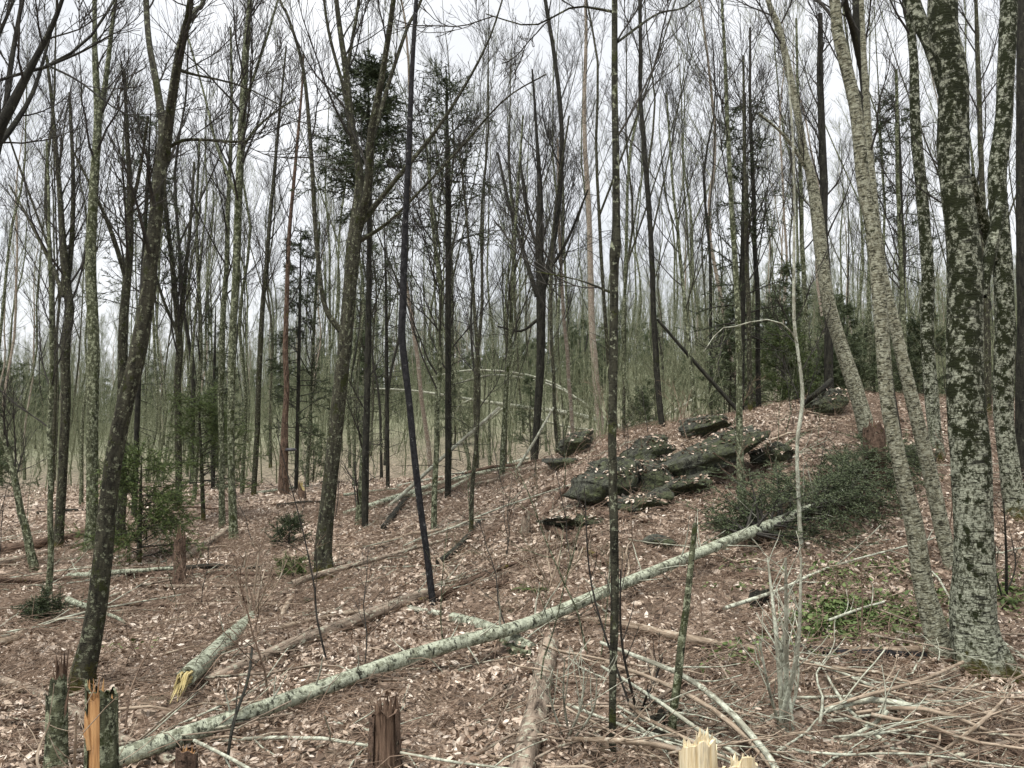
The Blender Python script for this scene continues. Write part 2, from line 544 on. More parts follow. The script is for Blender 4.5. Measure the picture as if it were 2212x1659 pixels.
def rock_mat():
    m, n, b = mat('lichened_rock')
    g = nd(n, 'ShaderNodeTexCoord').outputs['Object']
    f = noise(n, g, 3.2, 8, .72)
    f2 = noise(n, g, 14, 6, .7)
    f3 = noise(n, g, 1.7, 6, .7)
    c = ramp(n, f2, [(.34, (.016, .017, .013)), (.52, (.085, .09, .066)), (.72, (.17, .178, .135))])
    c = mixc(n, ramp(n, f, [(.53, (0, 0, 0)), (.59, (.95, .95, .95))]), c, (.33, .355, .265))
    c = mixc(n, ramp(n, f3, [(.46, (0, 0, 0)), (.56, (.9, .9, .9))]), c, ramp(n, f2, [(.35, (.014, .018, .006)), (.65, (.07, .085, .028))]))
    n.links.new(c, b.inputs['Base Color'])
    b.inputs['Roughness'].default_value = .9
    mp = nd(n, 'ShaderNodeMapping')                # cracks along the bedding
    mp.inputs['Scale'].default_value = (1, 1, 2.2)
    mp.inputs['Rotation'].default_value = (0, .4, 0)
    n.links.new(g, mp.inputs['Vector'])
    wob = nd(n, 'ShaderNodeMix')
    wob.data_type = 'VECTOR'
    wob.inputs['Factor'].default_value = .12
    nz = nd(n, 'ShaderNodeTexNoise')
    nz.inputs['Scale'].default_value = 5
    n.links.new(g, nz.inputs['Vector'])
    vi_ = [i for i in wob.inputs if i.type == 'VECTOR']
    n.links.new(mp.outputs['Vector'], vi_[0])
    n.links.new(nz.outputs['Color'], vi_[1])
    vo = nd(n, 'ShaderNodeTexVoronoi', feature='DISTANCE_TO_EDGE')
    vo.inputs['Scale'].default_value = 4.2
    n.links.new([o for o in wob.outputs if o.type == 'VECTOR'][0], vo.inputs['Vector'])
    ck = ramp(n, vo.outputs['Distance'], [(.0, (1, 1, 1)), (.035, (0, 0, 0))])
    c = mixc(n, ck, c, (.012, .012, .009))
    n.links.new(c, b.inputs['Base Color'])
    ad = nd(n, 'ShaderNodeMath', operation='ADD')
    n.links.new(f, ad.inputs[0])
    n.links.new(f2, ad.inputs[1])
    su = nd(n, 'ShaderNodeMath', operation='SUBTRACT')
    n.links.new(ad.outputs[0], su.inputs[0])
    n.links.new(ck, su.inputs[1])
    bump(n, b, su.outputs[0], 1.0, .08)
    return m
M['rock'] = rock_mat()
def plain(name, c, rough=.8):
    m, n, b = mat(name)
    g = nd(n, 'ShaderNodeTexCoord').outputs['Object']
    f = noise(n, g, 12, 4, .6)
    n.links.new(ramp(n, f, [(.3, tuple(x * .5 for x in c)), (.7, c)]), b.inputs['Base Color'])
    b.inputs['Roughness'].default_value = rough
    return m
M['fungus'] = plain('bracket_fungus', (.06, .06, .07), .5)
M['moss'] = plain('green_moss', (.10, .105, .03), .95)

# ------------------------------------------------------------------ naming
def tag(o, label, cat, group=None, kind=None):
    if label:
        o['label'] = label
    if cat:
        o['category'] = cat
    if group:
        o['group'] = group
    if kind:
        o['kind'] = kind
    return o

def thing(name, loc, label, cat, group=None):
    o = bpy.data.objects.new(name, None)
    o.empty_display_size = .1
    o.location = loc
    COL.objects.link(o)
    return tag(o, label, cat, group)

# ------------------------------------------------------------------ the ground
def axis(lo, hi, fine_lo, fine_hi, step, growth):
    a = list(np.arange(fine_lo, fine_hi, step))
    x, s = fine_hi, step
    while x < hi:
        a.append(x)
        s *= growth
        x += s
    a.append(hi)
    x, s = fine_lo, step
    b = []
    while x > lo:
        s *= growth
        x -= s
        b.append(max(x, lo))
    return np.array(b[::-1] + a)
ax = axis(-420, 420, -9, 9, .085, 1.06)
ay = axis(-60, 520, 2.8, 15.5, .075, 1.045)
X, Y = np.meshgrid(ax, ay, indexing='ij')
Z = ground(X, Y)
gi_ = np.arange(X.size).reshape(X.shape)
mb = MB()
mb.add(np.stack([X, Y, Z], -1), np.stack([gi_[:-1, :-1], gi_[1:, :-1], gi_[1:, 1:], gi_[:-1, 1:]], -1).reshape(-1, 4))
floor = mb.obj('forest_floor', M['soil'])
tag(floor, 'forest floor covered with brown fallen leaves', None, kind='structure')

# ------------------------------------------------------------------ living trees
def bare_crown(mb, stems, n1, t0, t1, L0, L1, k2=6, k3=5, ang=.62, up=.7, tw=.0029, r=None, r1=.024, sides1=5):
    """ascending limbs, branches and twigs on each stem (P, R)"""
    for P, R in stems:
        P1, R1 = sprout(P[None], R[None], n1, t0, t1, L0, L1, ang, up, 9, .085, .36, tw * 1.5, r1, r)
        tubes(mb, P1, R1, sides1)
        P2, R2 = sprout(P1, R1, k2, .15, .97, L0 * .44, L1 * .34, .58, .45, 6, .10, .6, tw * 1.1, .009, r)
        tubes(mb, P2, R2, 3)
        if k3:
            P3, R3 = sprout(P2, R2, k3, .15, 1.0, L0 * .21, L1 * .2, .55, .35, 4, .10, .7, tw, .005, r)
            tubes(mb, P3, R3, 3)
            P4, R4 = sprout(P1, R1, k2 + 2, .3, 1.0, L0 * .2, L1 * .2, .55, .35, 4, .10, .7, tw, .005, r)
            tubes(mb, P4, R4, 3)

def px_line(pts, Yb, dY=0.0):
    """pixel polyline (u, v, width) at a distance -> (k,4) centre + radius"""
    o = []
    n = len(pts)
    for i, (u, v, wd) in enumerate(pts):
        Yi = Yb + dY * i / max(n - 1, 1)
        o.append([*at(u, v, Yi), wd * .5 / F * Yi])
    return np.array(o)

def sides_for(wd):
    return 22 if wd > 55 else 16 if wd > 28 else 11 if wd > 14 else 8

def tree(name, label, cat, m, pts, base=None, depth=None, forks=(), crown=(10, .55, .98, 2.2, .9), ext=3.5, flare=.5, group=None, k=(6, 4), tw=.0027, twigs_low=0, rough=.07, ws=.82):
    pts = [(a, b, c_ * ws) for a, b, c_ in pts]
    forks = [[(a, b, c_ * (ws + 1) * .5 if ws > .8 else c_ * ws * 1.1) for a, b, c_ in fk] for fk in forks]
    if depth is None:
        b = hit(*(base or pts[0][:2]))
        depth = b[1]
    q = px_line(pts, depth)
    gz = float(ground(q[0, 0], q[0, 1]))
    foot = np.array([q[0, 0], q[0, 1], gz])
    if q[0, 2] > gz + .05:                          # the foot is hidden: carry the trunk down to the ground
        d = (q[1] - q[0])[:3]
        d = d / max(d[2], .05)
        p0 = q[0, :3] - d * (q[0, 2] - gz) * .8
        p0[2] = float(ground(p0[0], p0[1])) - .12
        q = np.vstack([[*p0, q[0, 3] * 1.08], q])
    else:
        p0 = q[0].copy()
        p0[2] -= .15
        q = np.vstack([p0, q])
    foot = np.array([q[0, 0], q[0, 1], float(ground(q[0, 0], q[0, 1]))])
    def extend(q, e):
        if e <= 0:
            return q
        d = nrm((q[-1] - q[-2])[:3]) * .7 + np.array([0, 0, .3])
        r = q[-1, 3]
        return np.vstack([q, [*(q[-1, :3] + d * e * .5), r * .75], [*(q[-1, :3] + d * e), r * .4]])
    top_cut = pts[-1][1] <= 12
    main = extend(q, ext if top_cut else 0)
    wmax = max(p[2] for p in pts)
    root = thing(name, foot, label, cat, group)
    cm = curve(main, max(12, int(5 * np.sum(np.linalg.norm(np.diff(main[:, :3], axis=0), axis=1)))))
    # slight natural waver
    s = np.linspace(0, 9, len(cm))
    wv = np.stack([vnoise(np.stack([s * 1.3, s * 0 + k_, s * 0 + foot[0]], -1), 21) for k_ in (1.0, 5.0)], -1)
    cm[:, :2] += wv * cm[:, 3:4] * .35
    mb = MB()
    fl = (flare, .28 + 1.2 * cm[0, 3], 5) if flare else None
    tubes(mb, cm[:, :3], cm[:, 3], sides_for(wmax), rough=rough, flare=fl, cap1=not top_cut)
    mb.obj('trunk', m, root, foot)
    stems = [(cm[:, :3], cm[:, 3])]
    for fk in forks:
        fq = px_line(fk, depth, rng.uniform(-.9, .9) * (1 if len(fk) > 2 else .3))
        fq = extend(fq, ext * .8 if fk[-1][1] <= 12 else 0)
        fc = curve(fq, max(9, int(5 * np.sum(np.linalg.norm(np.diff(fq[:, :3], axis=0), axis=1)))))
        mb = MB()
        tubes(mb, fc[:, :3], fc[:, 3], max(7, sides_for(max(p[2] for p in fk)) - 2), rough=rough)
        mb.obj('limb', m, root, foot)
        stems.append((fc[:, :3], fc[:, 3]))
    if crown:
        n1, t0, t1, L0, L1 = crown
        mb = MB()
        for i, st in enumerate(stems):
            a = t0 if i == 0 else .12
            nn = n1 if i == 0 else max(3, int(n1 * .32))
            bare_crown(mb, [st], nn, a, t1, L0 if i == 0 else L0 * .75, L1, k[0], k[1], tw=tw)
        if twigs_low:
            P1, R1 = sprout(stems[0][0][None], stems[0][1][None], twigs_low, .12, t0, .9, .7, 1.1, .15, 7, .1, .3, .0035, .012)
            tubes(mb, P1, R1, 4)
            P2, R2 = sprout(P1, R1, 4, .2, .95, .35, .2, .7, .1, 4, .1, .7, .003, .006)
            tubes(mb, P2, R2, 3)
        mb.obj('crown', M['twig'], root, foot)
    return root

def needles(mb, P, per, ln, wd, r=None, spread=.9):
    """blade-shaped needles standing off each twig line P (B,N,3)"""
    r = r or rng
    B = P.shape[0]
    t = r.uniform(0.02, 1, (B, per))
    pos = lerp_at(P, t).reshape(-1, 3)
    T = nrm(lerp_at(nrm(np.gradient(P, axis=1)), t)).reshape(-1, 3)
    rd = nrm(r.normal(0, 1, pos.shape) * np.array([1, 1, .55]))
    d = nrm(T * .75 + rd * spread)
    sd_ = nrm(np.cross(d, nrm(r.normal(0, 1, pos.shape))))
    l = ln * r.uniform(.6, 1.2, (len(pos), 1))
    V = np.stack([pos - sd_ * wd * .5, pos + sd_ * wd * .5, pos + d * l], 1)
    mb.add(V, None, np.arange(len(pos) * 3).reshape(-1, 3))

def fir_parts(P, R, t0, t1, nb, La, Lb, droop, tw, per, ln, wd, r=None, ang=1.35, dead=0):
    """wood and needle meshes of a conifer's boughs along a stem"""
    w_, f_ = MB(), MB()
    P1, R1 = sprout(P[None], R[None], nb, t0, t1, La, Lb, ang, droop, 7, .05, .28, .004, .022, r)
    tubes(w_, P1, R1, 4)
    P2, R2 = sprout(P1, R1, tw, .22, .98, La * .34, Lb * .55 + .08, .85, droop * .4, 4, .05, .6, .003, .005, r)
    tubes(w_, P2, R2, 3)
    needles(f_, P2, per, ln, wd, r)
    needles(f_, P1[:, 2:], per * 2, ln, wd, r)
    if dead:
        P3, R3 = sprout(P[None], R[None], dead, .12, t0 + .12, La * .55, La * .6, 1.45, -.25, 6, .08, .25, .003, .010, r)
        tubes(w_, P3, R3, 3)
        P4, R4 = sprout(P3, R3, 4, .25, .95, La * .18, La * .15, .8, -.1, 3, .08, .7, .0025, .004, r)
        tubes(w_, P4, R4, 3)
    return w_, f_

def fir(name, label, cat, m, pts, base=None, depth=None, top=None, boughs=(46, .5, 1.7, .25), tw=9, per=16, ln=.10, wd=.018, dead=22, nmat='needle', droop=-.25, group=None, t0=.55):
    if depth is None:
        depth = hit(*(base or pts[0][:2]))[1]
    q = px_line(pts, depth)
    gz = float(ground(q[0, 0], q[0, 1]))
    p0 = q[0].copy()
    p0[2] = gz - .1
    if q[0, 2] < gz + .05:
        q = q[1:]
    q = np.vstack([p0, q])
    foot = np.array([p0[0], p0[1], gz])
    c = curve(q, 26)
    root = thing(name, foot, label, cat, group)
    mb = MB()
    tubes(mb, c[:, :3], c[:, 3], 9, rough=.06)
    mb.obj('trunk', m, root, foot)
    nb, _, La, Lb = boughs
    w_, f_ = fir_parts(c[:, :3], c[:, 3], t0, .985, nb, La, Lb, droop, tw, per, ln, wd, dead=dead)
    bo = w_.obj('branches', M['twig'], root, foot)
    f_.obj('needles', M[nmat], bo, foot)
    return root

# traced trees: pixel centre lines with widths (2212 px frame)
tree('maple_tree', 'leaning dark maple with green mossy foot, forking high up, behind the two splintered stumps', 'tree', M['maple'],
     [(178, 1500, 66), (215, 1300, 56), (248, 1000, 50), (285, 800, 50), (318, 640, 46), (340, 450, 40), (350, 330, 40)], base=(178, 1490),
     forks=[[(350, 345, 36), (352, 280, 25), (338, 180, 20), (322, 90, 16), (316, 0, 16)], [(354, 345, 34), (368, 240, 26), (385, 130, 25), (402, 55, 22), (412, 0, 18)],
            [(385, 150, 14), (415, 160, 8), (520, 185, 5), (620, 235, 3)], [(402, 55, 16), (425, 20, 14), (440, 0, 13)], [(362, 320, 12), (395, 303, 10), (440, 302, 9), (500, 306, 8), (535, 305, 6)]],
     crown=(3, .75, .98, 1.2, .8), flare=.55, ws=0.7)
tree('maple_tree', 'stout dark maple with reddish base on the bare slope, splitting into a broomed crown', 'tree', M['maple'],
     [(700, 1258, 56), (708, 1130, 47), (735, 850, 44), (754, 640, 42), (768, 500, 42), (775, 380, 26), (762, 300, 26), (748, 160, 20), (726, 0, 15)], base=(700, 1250),
     forks=[[(770, 500, 34), (795, 400, 26), (803, 280, 22), (826, 160, 18), (850, 0, 15)], [(782, 480, 20), (845, 400, 14), (950, 270, 10), (1040, 120, 7), (1085, 0, 5)],
            [(805, 300, 14), (840, 180, 12), (880, 60, 10), (910, 0, 8)], [(762, 300, 14), (742, 190, 11), (715, 90, 9), (700, 0, 8)], [(748, 160, 12), (762, 80, 10), (775, 0, 9)],
            [(740, 720, 20), (700, 655, 14), (682, 500, 13), (672, 330, 12), (655, 150, 10), (620, 30, 8), (605, 0, 7)], [(778, 520, 14), (850, 470, 9), (985, 330, 7), (1090, 215, 5), (1180, 160, 4)]],
     crown=(9, .6, .98, 2.3, .9), flare=.6, ws=0.7)
tree('cherry_tree', 'slim black straight-stemmed tree with a white-scarred base beside a fallen log', 'tree', M['black'],
     [(936, 1315, 17), (920, 1180, 18), (892, 950, 18), (872, 760, 19), (868, 660, 20), (875, 500, 17), (885, 260, 15), (900, 0, 11)], base=(936, 1308), crown=(5, .82, .98, 1.4, .8), flare=.15, k=(4, 3), ws=0.8)
tree('ash_tree', 'very straight black pole-like trunk with a swollen knot, in front of the mossy outcrop', 'tree', M['speckle'],
     [(1321, 1640, 18), (1325, 1450, 20), (1327, 1250, 22), (1324, 900, 22), (1326, 600, 23), (1328, 545, 30), (1330, 470, 21), (1328, 250, 19), (1328, 0, 16)], base=(1321, 1632),
     forks=[[(1320, 632, 7), (1250, 605, 4), (1150, 585, 3)], [(1335, 90, 7), (1420, 30, 5), (1500, 0, 4)], [(1322, 25, 7), (1240, 15, 5), (1150, 55, 4), (1050, 30, 3)]],
     crown=(5, .7, .98, 1.0, .6), flare=.2, k=(4, 3), rough=.12, ws=0.84)
tree('yellow_birch', 'huge mossy birch with flaking bark and pale swollen foot, thickest of the trunks', 'tree', M['mossy'],
     [(2128, 1475, 92), (2115, 1300, 86), (2104, 1100, 84), (2096, 900, 82), (2085, 600, 76), (2066, 350, 66), (2050, 150, 66), (2040, 0, 64)], base=(2128, 1465),
     forks=[[(2050, 200, 44), (2010, 90, 38), (1970, 0, 34)], [(2118, 640, 26), (2150, 500, 26), (2165, 420, 24)]], crown=None, flare=.75, rough=.1, ws=0.92)
tree('yellow_birch', 'pale yellow birch with curling bark, its foot next to the black-banded pole', 'tree', M['birch'],
     [(2030, 1425, 50), (2005, 1280, 44), (1982, 1150, 40), (1945, 1000, 34), (1920, 880, 32), (1905, 700, 31), (1885, 500, 31), (1866, 380, 31), (1842, 220, 28), (1812, 70, 27), (1800, 0, 25)], base=(2030, 1420), crown=(4, .75, .98, 1.5, .8), flare=.4, ws=0.93)
tree('maple_tree', 'dark furrowed stem rising close behind the pale yellow birch', 'tree', M['dark'],
     [(1975, 1150, 26), (1925, 850, 26), (1896, 620, 25), (1884, 450, 24), (1872, 250, 22), (1858, 100, 22), (1850, 0, 20)], depth=9.0,
     forks=[[(1862, 150, 16), (1842, 60, 16), (1825, 0, 14)]], crown=(7, .6, .98, 1.6, .8), flare=.3)
tree('yellow_birch', 'steeply leaning pale birch rooted by the rotten stump at the hill crest', 'tree', M['birch'],
     [(1893, 1010, 44), (1868, 900, 42), (1820, 745, 38), (1788, 640, 34), (1765, 480, 34), (1752, 370, 26), (1735, 320, 20), (1708, 170, 20), (1682, 60, 17), (1660, 0, 14)], base=(1893, 1015),
     forks=[[(1752, 380, 12), (1700, 300, 8), (1640, 245, 6)]], crown=(6, .7, .98, 1.6, .8), flare=.3, ws=0.8)
tree('yellow_birch', 'slender birch bending over from beside the foot of the huge mossy birch', 'tree', M['birch'],
     [(2058, 1232, 34), (2040, 1150, 34), (2012, 1020, 34), (1972, 860, 32), (1935, 720, 28), (1912, 610, 26), (1890, 480, 22), (1878, 330, 18), (1868, 150, 15), (1862, 0, 12)], base=(2058, 1228), crown=(6, .65, .98, 1.5, .8), flare=.3, ws=0.88)
tree('yellow_birch', 'pale flecked birch between the yellow birch and the huge mossy one, dark moss above', 'tree', M['mossy'],
     [(2030, 1010, 30), (2012, 800, 29), (2002, 600, 28), (1990, 400, 27), (1976, 190, 22), (1966, 60, 19), (1958, 0, 18)], depth=12.0, crown=(8, .6, .98, 1.7, .8), flare=.3, ws=0.92)
tree('yellow_birch', 'tall twin-coloured birch just past the huge mossy one, shadowed flank and bright flank', 'tree', M['mossy'],
     [(2190, 1060, 44), (2176, 900, 42), (2164, 600, 42), (2160, 400, 40), (2168, 200, 38), (2178, 0, 38)], depth=10.2, forks=[[(2150, 560, 26), (2120, 460, 24), (2096, 380, 20)]], crown=(6, .7, .98, 1.8, .8), flare=.4, ws=0.92)
tree('maple_tree', 'dark trunk cut by the edge of the picture beyond the huge mossy birch', 'tree', M['dark'],
     [(2216, 1100, 36), (2210, 700, 34), (2208, 400, 30), (2206, 0, 26)], depth=11.5, crown=(8, .6, .98, 1.8, .8), flare=.3)
tree('birch_tree', 'orange-tinted white birch rising behind the outcrop where the fallen sapling leans', 'tree', M['pale'],
     [(1302, 950, 20), (1286, 800, 18), (1279, 700, 17), (1275, 500, 14), (1263, 300, 12), (1265, 100, 9), (1266, 0, 8)], base=(1302, 945), crown=(14, .5, .98, 2.2, .9), flare=.3)
tree('birch_tree', 'lichen-spotted pale trunk standing on leafy slope in front of the fir brush', 'tree', M['lichen'],
     [(1606, 1112, 25), (1602, 1000, 20), (1598, 860, 17), (1592, 640, 15), (1580, 450, 13), (1572, 250, 11), (1562, 60, 8), (1560, 0, 7)], base=(1606, 1108), crown=(12, .5, .98, 1.8, .8), flare=.35)
tree('sapling', 'thin crooked pale sapling in front of the fallen fir boughs', 'sapling', M['greystick'],
     [(1732, 1192, 13), (1727, 1080, 11), (1722, 960, 10), (1734, 860, 10), (1724, 760, 9), (1714, 660, 9), (1716, 480, 7), (1712, 300, 6), (1700, 120, 4)], base=(1732, 1190),
     forks=[[(1724, 745, 4), (1700, 705, 3.4), (1650, 690, 3.2), (1590, 705, 2.8), (1555, 712, 2.4), (1520, 760, 2)]], crown=(9, .35, .98, .9, .5), flare=.2, k=(4, 3))
tree('sapling', 'snapped grey-green sapling trunk leaning across the pale fallen fir stem', 'sapling', M['lichen'],
     [(1436, 1662, 26), (1452, 1560, 22), (1468, 1420, 20), (1484, 1290, 17), (1500, 1150, 14), (1502, 1132, 12)], depth=4.75, crown=None, flare=.1)
tree('birch_tree', 'mossy straight trunk beside the leaning dark maple, twin-topped', 'tree', M['lichen'],
     [(198, 1195, 26), (197, 1000, 25), (200, 820, 26), (198, 600, 24), (202, 400, 20), (208, 260, 17), (204, 120, 12), (204, 0, 10)], base=(198, 1195),
     forks=[[(210, 270, 14), (226, 190, 12), (244, 40, 9), (250, 0, 8)]], crown=(12, .5, .98, 1.8, .8), flare=.3, ws=0.93)
tree('maple_tree', 'dull green trunk with two high forks near the pale leaning stem', 'tree', M['maple'],
     [(124, 1190, 20), (130, 1050, 20), (142, 830, 20), (146, 680, 20), (138, 560, 17), (130, 440, 12), (120, 300, 9), (100, 120, 6)], base=(124, 1190),
     forks=[[(142, 640, 14), (155, 520, 11), (158, 380, 9), (150, 200, 6)], [(138, 640, 10), (105, 560, 8), (60, 470, 6), (20, 400, 4)]], crown=(14, .5, .98, 2.2, .9), ws=0.93)
tree('sapling', 'thin brownish trunk standing just before the dull green forked one', 'tree', M['lichen'],
     [(106, 1290, 15), (110, 1120, 14), (108, 940, 13), (112, 760, 12), (108, 560, 9), (100, 300, 6)], base=(106, 1285), crown=(10, .5, .98, 1.4, .7))
tree('birch_tree', 'pale grey sapling leaning away from its whitish foot near the picture edge', 'tree', M['lichen'],
     [(74, 1238, 22), (56, 1150, 19), (38, 1070, 17), (12, 960, 15), (-20, 840, 12), (-60, 680, 9)], base=(74, 1232), crown=(8, .5, .98, 1.2, .7))
tree('maple_tree', 'dark upright tree hidden partly by the leaning maple, spreading many fine forks', 'tree', M['maple'],
     [(262, 1080, 26), (262, 900, 25), (268, 700, 24), (276, 560, 20), (280, 430, 16), (276, 300, 11), (268, 150, 7)], depth=13.5,
     forks=[[(272, 600, 13), (240, 500, 10), (205, 420, 7), (160, 330, 5)], [(278, 470, 10), (300, 380, 8), (320, 250, 6)]], crown=(11, .5, .98, 2.6, 1.0))
tree('birch_tree', 'grey stem with whitish lumpy foot, the nearer of two standing side by side', 'tree', M['lichen'],
     [(505, 1170, 22), (500, 1000, 18), (503, 800, 19), (506, 650, 20), (515, 450, 20), (524, 250, 19), (536, 60, 15), (540, 0, 13)], base=(505, 1165),
     forks=[[(510, 420, 9), (470, 320, 7), (440, 200, 5), (400, 60, 4)], [(526, 230, 9), (560, 130, 7), (600, 0, 5)], [(516, 330, 8), (560, 270, 6), (640, 210, 4)]], crown=(20, .5, .98, 2.4, 1.0))
tree('birch_tree', 'grey stem with rust-brown foot, the farther of two standing side by side', 'tree', M['lichen'],
     [(480, 1145, 17), (479, 950, 15), (478, 780, 16), (488, 600, 14), (494, 430, 12), (500, 260, 9), (498, 60, 6)], base=(480, 1140), crown=(16, .5, .98, 2.2, .9))
tree('maple_tree', 'straight slim dark tree next to the pair of grey stems, top finely forked', 'tree', M['maple'],
     [(548, 1075, 14), (556, 900, 14), (562, 760, 14), (572, 600, 12), (586, 440, 10), (604, 250, 7), (618, 100, 5)], base=(548, 1072), crown=(16, .5, .98, 2.2, .9))
tr = tree('birch_tree', 'dead brown snag tree with a dark bracket fungus above its rotten foot', 'tree', M['rotlog'],
     [(612, 1072, 26), (614, 985, 22), (618, 880, 15), (618, 760, 14), (622, 560, 11), (636, 380, 9), (650, 220, 7), (655, 120, 4)], base=(612, 1068), crown=(12, .55, .98, 1.8, .8))
tree('spruce_tree', 'thin grey trunk between the stout maple and the black slim tree', 'tree', M['lichen'],
     [(776, 1138, 17), (784, 980, 15), (792, 800, 13), (796, 640, 11), (798, 480, 9)], base=(776, 1135), crown=(14, .2, .98, 1.0, .5), k=(4, 3))
tree('birch_tree', 'speckled thin trunk close beyond the black slim tree', 'tree', M['lichen'],
     [(938, 1155, 15), (942, 980, 14), (948, 800, 14), (952, 640, 12), (935, 480, 9), (920, 300, 6)], base=(938, 1150), crown=(16, .45, .98, 2.0, .9))
tree('birch_tree', 'pale stem with broken cap beside the reddish young trees behind the ridge logs', 'tree', M['lichen'],
     [(1084, 1040, 15), (1090, 900, 13), (1100, 760, 12), (1108, 600, 10), (1118, 420, 8), (1130, 250, 5)], base=(1084, 1036), crown=(14, .45, .98, 1.8, .8))
tree('sapling', 'thin dark wavy sapling whose black foot stands among sticks on the slope', 'sapling', M['maple'],
     [(1017, 1165, 13), (1022, 1030, 11), (1034, 880, 10), (1030, 740, 8), (1018, 580, 7), (1005, 440, 6), (990, 300, 4)], base=(1017, 1160), crown=(12, .4, .98, 1.4, .7))
tree('maple_tree', 'dark broad-forked tree behind the ridge, its crown fanning like a broom', 'tree', M['dark'],
     [(1150, 1060, 17), (1158, 940, 19), (1168, 780, 22), (1168, 640, 26), (1164, 520, 21), (1166, 400, 14), (1160, 300, 9), (1150, 150, 5)], depth=17.5,
     forks=[[(1170, 640, 16), (1196, 520, 14), (1212, 380, 12), (1212, 250, 11), (1196, 110, 10), (1178, 0, 9)], [(1160, 640, 12), (1130, 540, 10), (1100, 440, 8), (1075, 330, 6)],
            [(1166, 560, 9), (1140, 460, 8), (1122, 340, 6)], [(1176, 600, 9), (1225, 520, 7), (1270, 410, 5)], [(1162, 690, 9), (1125, 715, 6), (1075, 705, 4)]], crown=(13, .5, .98, 3.0, 1.2), k=(5, 4))
for i, (lab, mm, pts, Y) in enumerate([
    ('dark wavy trunk on the crest just beyond the black pole-like trunk', 'dark', [(1428, 900, 16), (1415, 700, 15), (1405, 500, 14), (1392, 330, 13), (1384, 180, 11), (1382, 0, 9)], 15.5),
    ('slim grey trunk leaning slightly over the top of the outcrop', 'lichen', [(1502, 890, 10), (1488, 740, 10), (1470, 560, 9), (1452, 380, 7), (1440, 200, 5)], 15.0),
    ('dark straight trunk, first of the close row above the outcrop', 'maple', [(1622, 880, 13), (1618, 700, 13), (1612, 500, 12), (1608, 300, 9), (1606, 120, 6)], 15.2),
    ('dark straight trunk, second of the close row above the outcrop', 'dark', [(1640, 875, 14), (1636, 660, 13), (1628, 440, 12), (1622, 260, 9), (1620, 60, 6)], 16.0),
    ('grey trunk behind the crooked pale sapling on the crest', 'lichen', [(1745, 850, 14), (1738, 640, 13), (1730, 420, 11), (1724, 220, 8), (1720, 40, 6)], 17.0),
    ('dark heavy trunk behind the top of the leaning pale birch', 'dark', [(1795, 850, 24), (1786, 620, 22), (1778, 400, 21), (1772, 200, 17), (1772, 30, 12)], 16.0),
    ('thin pale trunk tilting behind the outcrop near the tinted birch', 'pale', [(1235, 900, 10), (1226, 780, 10), (1215, 640, 9), (1208, 480, 7), (1205, 300, 5)], 18.5),
    ('narrow dark trunk between the huge mossy birch and the twin-coloured one', 'maple', [(2136, 1000, 18), (2132, 700, 16), (2120, 400, 14), (2112, 150, 12), (2108, 0, 9)], 14.0),
    ('grey thin trunk right beside the pale flecked birch', 'lichen', [(1960, 900, 14), (1948, 640, 13), (1940, 400, 11), (1936, 150, 8)], 16.5),
    ('speckled trunk beside the thin grey one near the black slim tree', 'lichen', [(968, 1095, 14), (972, 900, 13), (975, 700, 12), (972, 500, 9), (970, 300, 6)], 15.0),
    ('slim trunk between the dark broomed tree and the tinted birch', 'maple', [(1205, 1010, 9), (1196, 840, 9), (1190, 640, 8), (1200, 450, 7), (1230, 250, 5)], 17.0),
    ('spindly trunk close beside the dead snag with the fungus', 'lichen', [(664, 1050, 10), (672, 860, 9), (680, 680, 8), (690, 480, 6)], 21.0),
    ('dark three-forked trunk behind the low green fir sapling', 'maple', [(385, 1060, 17), (383, 900, 17), (386, 760, 18), (376, 620, 14), (362, 480, 10), (350, 330, 7)], 17.5),
    ('pale slender trunk behind the low green fir sapling', 'lichen', [(420, 1050, 12), (428, 880, 12), (432, 700, 11), (425, 500, 8), (430, 300, 6)], 19.0),
]):
    fk = []
    if 'three-forked' in lab:
        fk = [[(386, 760, 12), (395, 640, 10), (410, 500, 8), (420, 350, 6)], [(384, 720, 8), (350, 640, 7), (318, 520, 5)]]
    tree('bare_tree', lab, 'tree', M[mm], pts, depth=Y, forks=fk, crown=(16, .48, .98, 2.0, .9), flare=.2)

# a tree rooted outside the frame whose limbs reach in at the top corner
tree('maple_tree', 'dark curving limbs reaching in at the top corner, rooted beyond the picture edge', 'tree', M['dark'],
     [(-160, 1500, 60), (-130, 1000, 52), (-90, 640, 46), (-50, 430, 40), (-6, 290, 28), (30, 220, 24), (75, 130, 17), (110, 60, 13), (138, -10, 9)], depth=6.4,
     forks=[[(-20, 330, 16), (30, 270, 13), (75, 190, 9), (110, 70, 6)], [(-70, 500, 24), (-20, 380, 18), (10, 250, 14), (22, 150, 12), (48, 0, 9)], [(-100, 210, 9), (0, 172, 7), (110, 140, 8), (190, 85, 6), (240, 12, 6), (250, -10, 5)],
            [(110, 140, 7), (180, 110, 5), (240, 75, 4)], [(100, 140, 6), (170, 175, 5), (250, 235, 4), (320, 265, 3)], [(-60, 180, 12), (-10, 90, 9), (30, 0, 7)]], crown=(4, .7, .98, .9, .5), ext=0, k=(4, 3))

